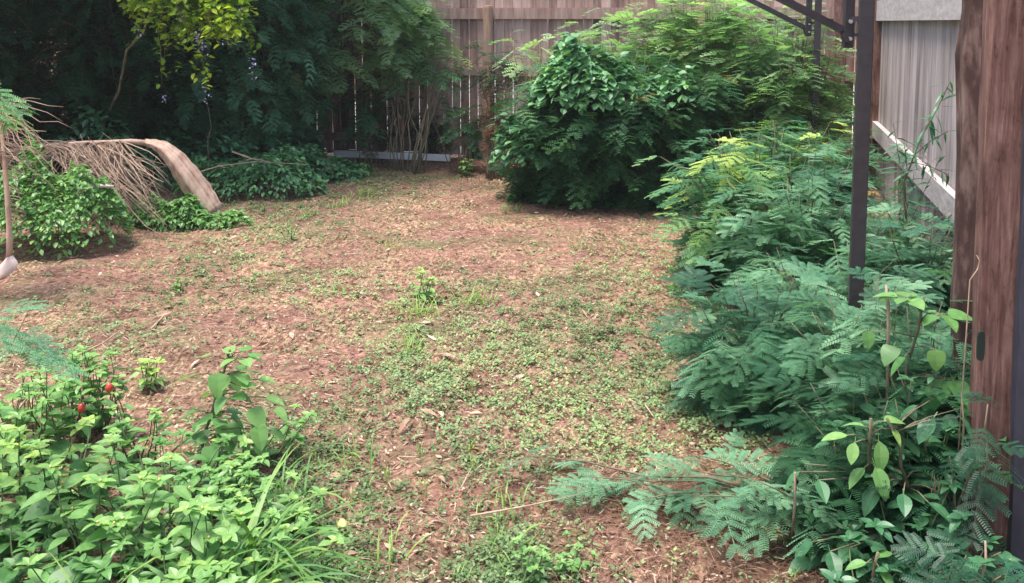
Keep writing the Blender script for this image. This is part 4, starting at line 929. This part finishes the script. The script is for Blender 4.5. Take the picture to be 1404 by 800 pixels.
def ground_weeds():
    r = np.random.default_rng(55); N = 230000
    Yd = 2.3+8.5*r.random(N)**1.25; half = Yd*.56+.1; X = r.uniform(-1, 1, N)*half
    keep = in_yard(X, Yd) & (r.random(N) < patch_density(X, Yd)*np.clip(1.15-.09*Yd, .5, .9)+.012); X, Yd = X[keep], Yd[keep]; n = len(X)
    z = hgt(X, Yd); Q = []; Tt = []; m = 6
    hh = r.uniform(.006, .035, n); tn = np.clip(.45+.25*np.sin(3*X+2*Yd)+r.normal(0, .18, n), 0, 1)
    sz = r.uniform(.008, .019, n)*np.clip(.75+Yd*.06, .9, 1.4)
    for k in range(m):
        a = r.uniform(0, 6.28, n); el = r.uniform(-.4, .7, n); off = r.uniform(0, .018, n)
        c = np.stack([X+np.cos(a)*off, Yd+np.sin(a)*off, z+hh*r.uniform(.3, 1, n)+.003], -1)
        d = np.stack([np.cos(a)*np.cos(el), np.sin(a)*np.cos(el), np.sin(el)], -1)*sz[:, None]; s = np.stack([-np.sin(a), np.cos(a), r.normal(0, .3, n)], -1)*sz[:, None]*.36
        Q.append(np.stack([c, c+d*.5-s, c+d, c+d*.5+s], 1)); Tt.append(tn+r.normal(0, .12, n))
    o = quad_mesh('ground_weeds', np.concatenate(Q), 'weed', None, np.clip(np.concatenate(Tt), 0, 1), origin=(0, 0, 0))
    tag(o, 'tiny leaved creeping weeds scattered over the reddish soil of the clearing', 'weeds', kind='stuff')
ground_weeds()
def ground_grass():
    r = np.random.default_rng(56); N = 9000
    Yd = 2.4+7.5*r.random(N)**1.2; X = r.uniform(-1, 1, N)*(Yd*.55)
    keep = in_yard(X, Yd) & (r.random(N) < patch_density(X, Yd)*.6+.015); X, Yd = X[keep], Yd[keep]; Q = []; Tt = []
    for x, y in zip(X, Yd):
        q, t = blades(int(r.integers(2, 6)), on(x, y), .06, .004, .008, r, (.4, 1), 1.0, 3); Q.append(q); Tt.append(t)
    o = quad_mesh('short_grass', np.concatenate(Q), 'grass', None, np.concatenate(Tt), origin=(0, 0, 0))
    tag(o, 'sparse short grass blades sprouting from the soil of the clearing', 'grass', kind='stuff')
ground_grass()
def litter():
    r = np.random.default_rng(57)
    def sprinkle(N, l, w, tint, name, mat, lab, lift=.012, tilt=.35, straight=False):
        Yd = 2.3+8.6*r.random(N)**1.2; X = r.uniform(-1, 1, N)*(Yd*.57); k = in_yard(X, Yd) & (r.random(N) < .25+.75*(.5+.5*np.sin(6*X+2*np.sin(5*Yd)+len(name))*np.sin(5*Yd+3*np.sin(4*X)))); X, Yd = X[k], Yd[k]; n = len(X)
        a = r.uniform(0, 6.28, n); L = r.uniform(*l, n); W = r.uniform(*w, n); z = hgt(X, Yd)+r.uniform(.002, lift, n); e = r.normal(0, tilt, n)
        d = np.stack([np.cos(a), np.sin(a), np.sin(e)*.6], -1)*L[:, None]/2; s = np.stack([-np.sin(a), np.cos(a), r.normal(0, .4, n)], -1)*W[:, None]/2
        c = np.stack([X, Yd, z+np.abs(d[:, 2])*.8], -1); b = np.stack([-np.sin(a), np.cos(a), 0*a], -1)*(L*r.normal(0, .12, n))[:, None]; up = np.stack([0*a, 0*a, r.uniform(0, .15, n)*L], -1)
        t = tint[0]+(tint[1]-tint[0])*r.random(n)
        if straight: Q = np.concatenate([np.stack([c-d-s, c-d+s, c+b+s, c+b-s], 1), np.stack([c+b-s, c+b+s, c+d+s*.5, c+d-s*.5], 1)])
        else: Q = np.concatenate([np.stack([c-d, c-d*.2+s+up, c+d*.4+s*.8+up, c+b*.3+up*.2], 1), np.stack([c-d, c+b*.3+up*.2, c+d*.4-s*.8+up, c-d*.2-s+up], 1), np.stack([c+b*.3+up*.2, c+d*.4+s*.8+up, c+d, c+d*.4-s*.8+up], 1)])
        o = quad_mesh(name, Q, mat, None, np.tile(t, len(Q)//n), origin=(0, 0, 0)); tag(o, lab, 'litter', kind='stuff')
    sprinkle(50000, (.008, .03), (.004, .011), (0, 1), 'leaf_litter', 'dead', 'crumbled brown and tan leaf litter strewn over the clearing')
    sprinkle(26000, (.02, .075), (.0015, .003), (.25, 1), 'dry_straw', 'dead', 'short pieces of dry straw strewn over the clearing', .018, .25, True)
    g = G(930, 750); n = 2600; x = g[0]+r.normal(0, .32, n); y = g[1]+.1+r.normal(0, .28, n); k = y > 2.3; x, y = x[k], y[k]; n = len(x)
    a = r.uniform(0, 6.28, n); L = r.uniform(.02, .11, n); d = np.stack([np.cos(a), np.sin(a), r.normal(0, .12, n)], -1)*L[:, None]/2; s = np.stack([-np.sin(a), np.cos(a), r.normal(0, .6, n)], -1)*.0011
    c = np.stack([x, y, hgt(x, y)+r.uniform(.004, .03, n)], -1)
    o = quad_mesh('twig_litter', np.stack([c-d-s, c-d+s, c+d+s*.5, c+d-s*.5], 1), 'dead', None, r.uniform(0, .45, n), origin=(0, 0, 0)); tag(o, 'thin dark twiggy litter on the soil at the bottom right', 'litter', kind='stuff')
    sprinkle(700, (.035, .07), (.014, .026), (.3, 1), 'fallen_leaves', 'dead', 'larger curled dry leaves strewn over the clearing', .012, .4)
litter()

# grass tufts that stand out
GS = 'small grass tufts on the clearing'
tf = [('bright grass tuft standing in the middle of the clearing', 575, 432, 40, .19, 1), ('wide lime grass tuft right of the bright middle tuft', 655, 418, 36, .15, 1), ('small grass tuft in the upper middle of the clearing', 537, 345, 18, .12, .9), ('grass tuft below the bright middle tuft', 562, 480, 26, .16, .9),
      ('lime grass tuft left of the middle of the clearing', 465, 402, 20, .10, 1), ('thin grass tuft at the left of the clearing with tall blade', 232, 420, 6, .14, .9), ('grass tuft near the small vine heap at the back left', 470, 285, 34, .13, .9), ('grass tuft between the palm sheath and the clearing', 420, 300, 34, .13, .8), ('low yellowish grass tuft in the back of the clearing', 500, 268, 30, .11, .95),
      ('small grass tuft at the lower middle beside the yellow leaf', 690, 690, 12, .12, .9), ('grass tuft at the bottom edge right of the seed pod', 540, 770, 9, .13, .9), ('grass tuft just above the seed pod', 490, 640, 14, .16, .8), ('grass tuft at the bottom middle among the low weeds', 700, 770, 16, .10, .9), ('low grass tuft in front of the middle bush', 800, 340, 18, .07, .7), ('low grass tuft at the left foot of the middle bush', 700, 290, 22, .12, .6), ('grass tuft beside the near feathery shrubs', 960, 430, 18, .12, .7)]
for k, (lab, px, py, n, L, tn) in enumerate(tf):
    g = G(px, py); grass_clump('grass_tuft', lab, on(g[0], g[1]), n, L, .006, .05, 300+k, GS, tint=(tn-.25, min(.93, tn)), arch=.9, seg=5)
# little leafy seedlings on the clearing
GD = 'small seedlings on the clearing'
sd2 = [('leafy seedling beside the bright middle grass tuft', 580, 415, .15, 4, 'b_near', (.7, 1)), ('feathery seedling at the right of the clearing near the drooping lime shoots', 935, 408, .12, 4, 'b_near', (.2, .6)), ('leafy seedling low in the middle bottom foreground', 720, 800, .10, 9, 'b_near', (.3, .8)), ('spreading seedling by the foot of the middle bush', 700, 275, .14, 6, 'b_long', (.3, .8)),
       ('leafy seedling between straw below the vine heaps', 400, 330, .10, 6, 'b_near', (.3, .8)), ('leafy seedling at the back fence right of the white board', 640, 240, .16, 5, 'b_near', (.5, .9)), ('leafy seedling in shade before the near shrubs', 790, 775, .07, 7, 'b_near', (.3, .7)), ('pale seedling at the left of the clearing below the palm leaflets', 240, 395, .08, 6, 'b_near', (.3, .8))]
for k, (lab, px, py, h, n, kd, tn) in enumerate(sd2):
    g = G(px, py); weed('seedling', lab, on(g[0], g[1]), n, h, .08, GD, kind=kd, tint=tn, size=(.02, .035) if h < .12 else (.04, .07), node=.025, seed=60+k)

# single fallen things that stand out
def fallen(name, lab, px, py, L, yaw, mat='dead', tn=.8, kind='b_long', group=None, cat='fallen leaf', seed=0):
    r = np.random.default_rng(seed); g = G(px, py); p = on(g[0], g[1])+[0, 0, .014]; lv = Leaves(); lv.put(kind, p, yaw, .12, r.normal(0, .3), L*.75, tn, r)
    o = lv.build(name, mat); tag(o, lab, cat, group)
GL = 'single dry leaves lying on the clearing'
fallen('fallen_leaf', 'small bright yellow leaf lying in the lower middle of the clearing', 647, 614, .035, .2, 'yellow', .5, 'b_near')
for k, (lab, px, py, L, yw) in enumerate((('long tan leaf below the middle grass tuft', 600, 492, .14, -.3), ('pale curled leaf near the sapling at left', 435, 528, .10, .2), ('reddish brown leaf left of the low feathery sprays', 925, 648, .08, 2.9), ('second reddish leaf just above the low feathery sprays', 940, 636, .07, .3), ('tan leaf near the top of the lower soil patch', 578, 568, .09, -.4),
        ('tan leaf standing on edge under the low feathery sprays', 755, 692, .05, 1.6), ('tan leaf below the sapling right of the tall grass', 470, 660, .08, 2.8), ('brown leaf in the back right of the clearing', 725, 333, .12, -.2), ('pale bent leaf on the left of the clearing', 215, 440, .12, .9), ('pale leaf at the left in front of the leafy heap', 130, 350, .08, 1.4), ('tan leaf near the bottom edge right of the seed pod', 470, 765, .06, .1), ('tan leaf beside the low straw at the bottom right soil', 838, 770, .07, .7), ('pinkish tan leaf in the bottom middle soil', 600, 650, .07, -.8))):
    fallen('fallen_leaf', lab, px, py, L, yw, 'dead', .75 if 'red' not in lab else .4, 'b_long', GL, seed=k)
twig('bare_stick', 'long pinkish stick lying under the low feathery sprays in the foreground', [G(645, 716)+[0, 0, .02], G(720, 707)+[0, 0, .03], G(785, 697)+[0, 0, .04], G(830, 690)+[0, 0, .06]], .0035, 'stem_lit', 'stick', None, 0, 11)
twig('bare_stick', 'tan stick slanting up in front of the fruiting shrub at left', [G(10, 600)+[0, 0, .05], P(40, 543, 3.4), P(76, 516, 3.5)], .005, 'stem_lit', 'stick', None, 0, 12)
twig('bare_stick', 'tan stick lying on the soil behind the fruiting shrub', [G(115, 492)+[0, 0, .03], G(140, 480)+[0, 0, .03], G(165, 462)+[0, 0, .03]], .005, 'stem_lit', 'stick', None, 1, 13)
twig('bare_stick', 'forked pinkish stick on the soil above the left foreground weeds', [G(208, 456)+[0, 0, .02], G(225, 438)+[0, 0, .02], G(230, 430)+[0, 0, .02]], .006, 'stem_lit', 'stick', None, 1, 14)
twig('bare_stick', 'thin pale stick between the yellow leaf and the bottom grass tuft', [G(632, 676)+[0, 0, .015], G(640, 660)+[0, 0, .015], G(648, 645)+[0, 0, .015]], .0035, 'stem_lit', 'stick', None, 0, 15)
twig('bare_stick', 'small dark stick on the bottom right soil', [G(850, 785)+[0, 0, .01], G(865, 770)+[0, 0, .015]], .004, 'stem_lit', 'stick', None, 0, 16)
def pod():
    c = G(470, 727)+[0, 0, .018]; o = empty('seed_pod', c*[1, 1, 0], 'yellowish ribbed seed pod lying in the weeds right of the tall grass', 'seed pod'); m2 = MB(); n = 11; V = []; K = 16
    ax = np.array([.35, -.9, .2]); ax /= np.linalg.norm(ax); s1 = np.cross(ax, UP); s1 /= np.linalg.norm(s1); s2 = np.cross(s1, ax)
    for i in range(n):
        t = i/(n-1); rr = max(.0008, .017*math.sin(math.pi*t)**.75*(1-.15*t))
        for k in range(K):
            w = 2*math.pi*k/K; r3 = rr*(1+.10*math.cos(4*w)); V.append(c+ax*(t-.5)*.052+s1*math.cos(w)*r3+s2*math.sin(w)*r3)
    m2.add(V, [(i*K+k, i*K+(k+1) % K, (i+1)*K+(k+1) % K, (i+1)*K+k) for i in range(n-1) for k in range(K)]+[tuple(range(K-1, -1, -1)), tuple((n-1)*K+k for k in range(K))])
    m2.build('husk', 'pod', o, smooth=True); m3 = MB(); e = c-ax*.026; m3.tube([e, e-ax*.02+[0, 0, .006]], [.003, .0015], 5); m3.build('stalk', 'stem_lit', o)
pod()

# ============================================================ ADDED HAZE
def haze():  # thin even haze added to suggest milky lens glare
    m = bpy.data.materials.new('humid air'); m.use_nodes = True; n = m.node_tree.nodes; l = m.node_tree.links
    n.remove(n['Principled BSDF']); v = n.new('ShaderNodeVolumePrincipled'); v.inputs['Color'].default_value = (.93, .93, .93, 1)
    v.inputs['Density'].default_value = 0.0016; v.inputs['Anisotropy'].default_value = .3
    l.new(v.outputs[0], n['Material Output'].inputs['Volume'])
    m2 = MB(); m2.box([0, 0, 3.0], [90, 0, 0], [0, 90, 0], [0, 0, 4.3]); o = m2.build('haze', 'ground'); o.data.materials[0] = m; tag(o, kind='stuff')
haze()
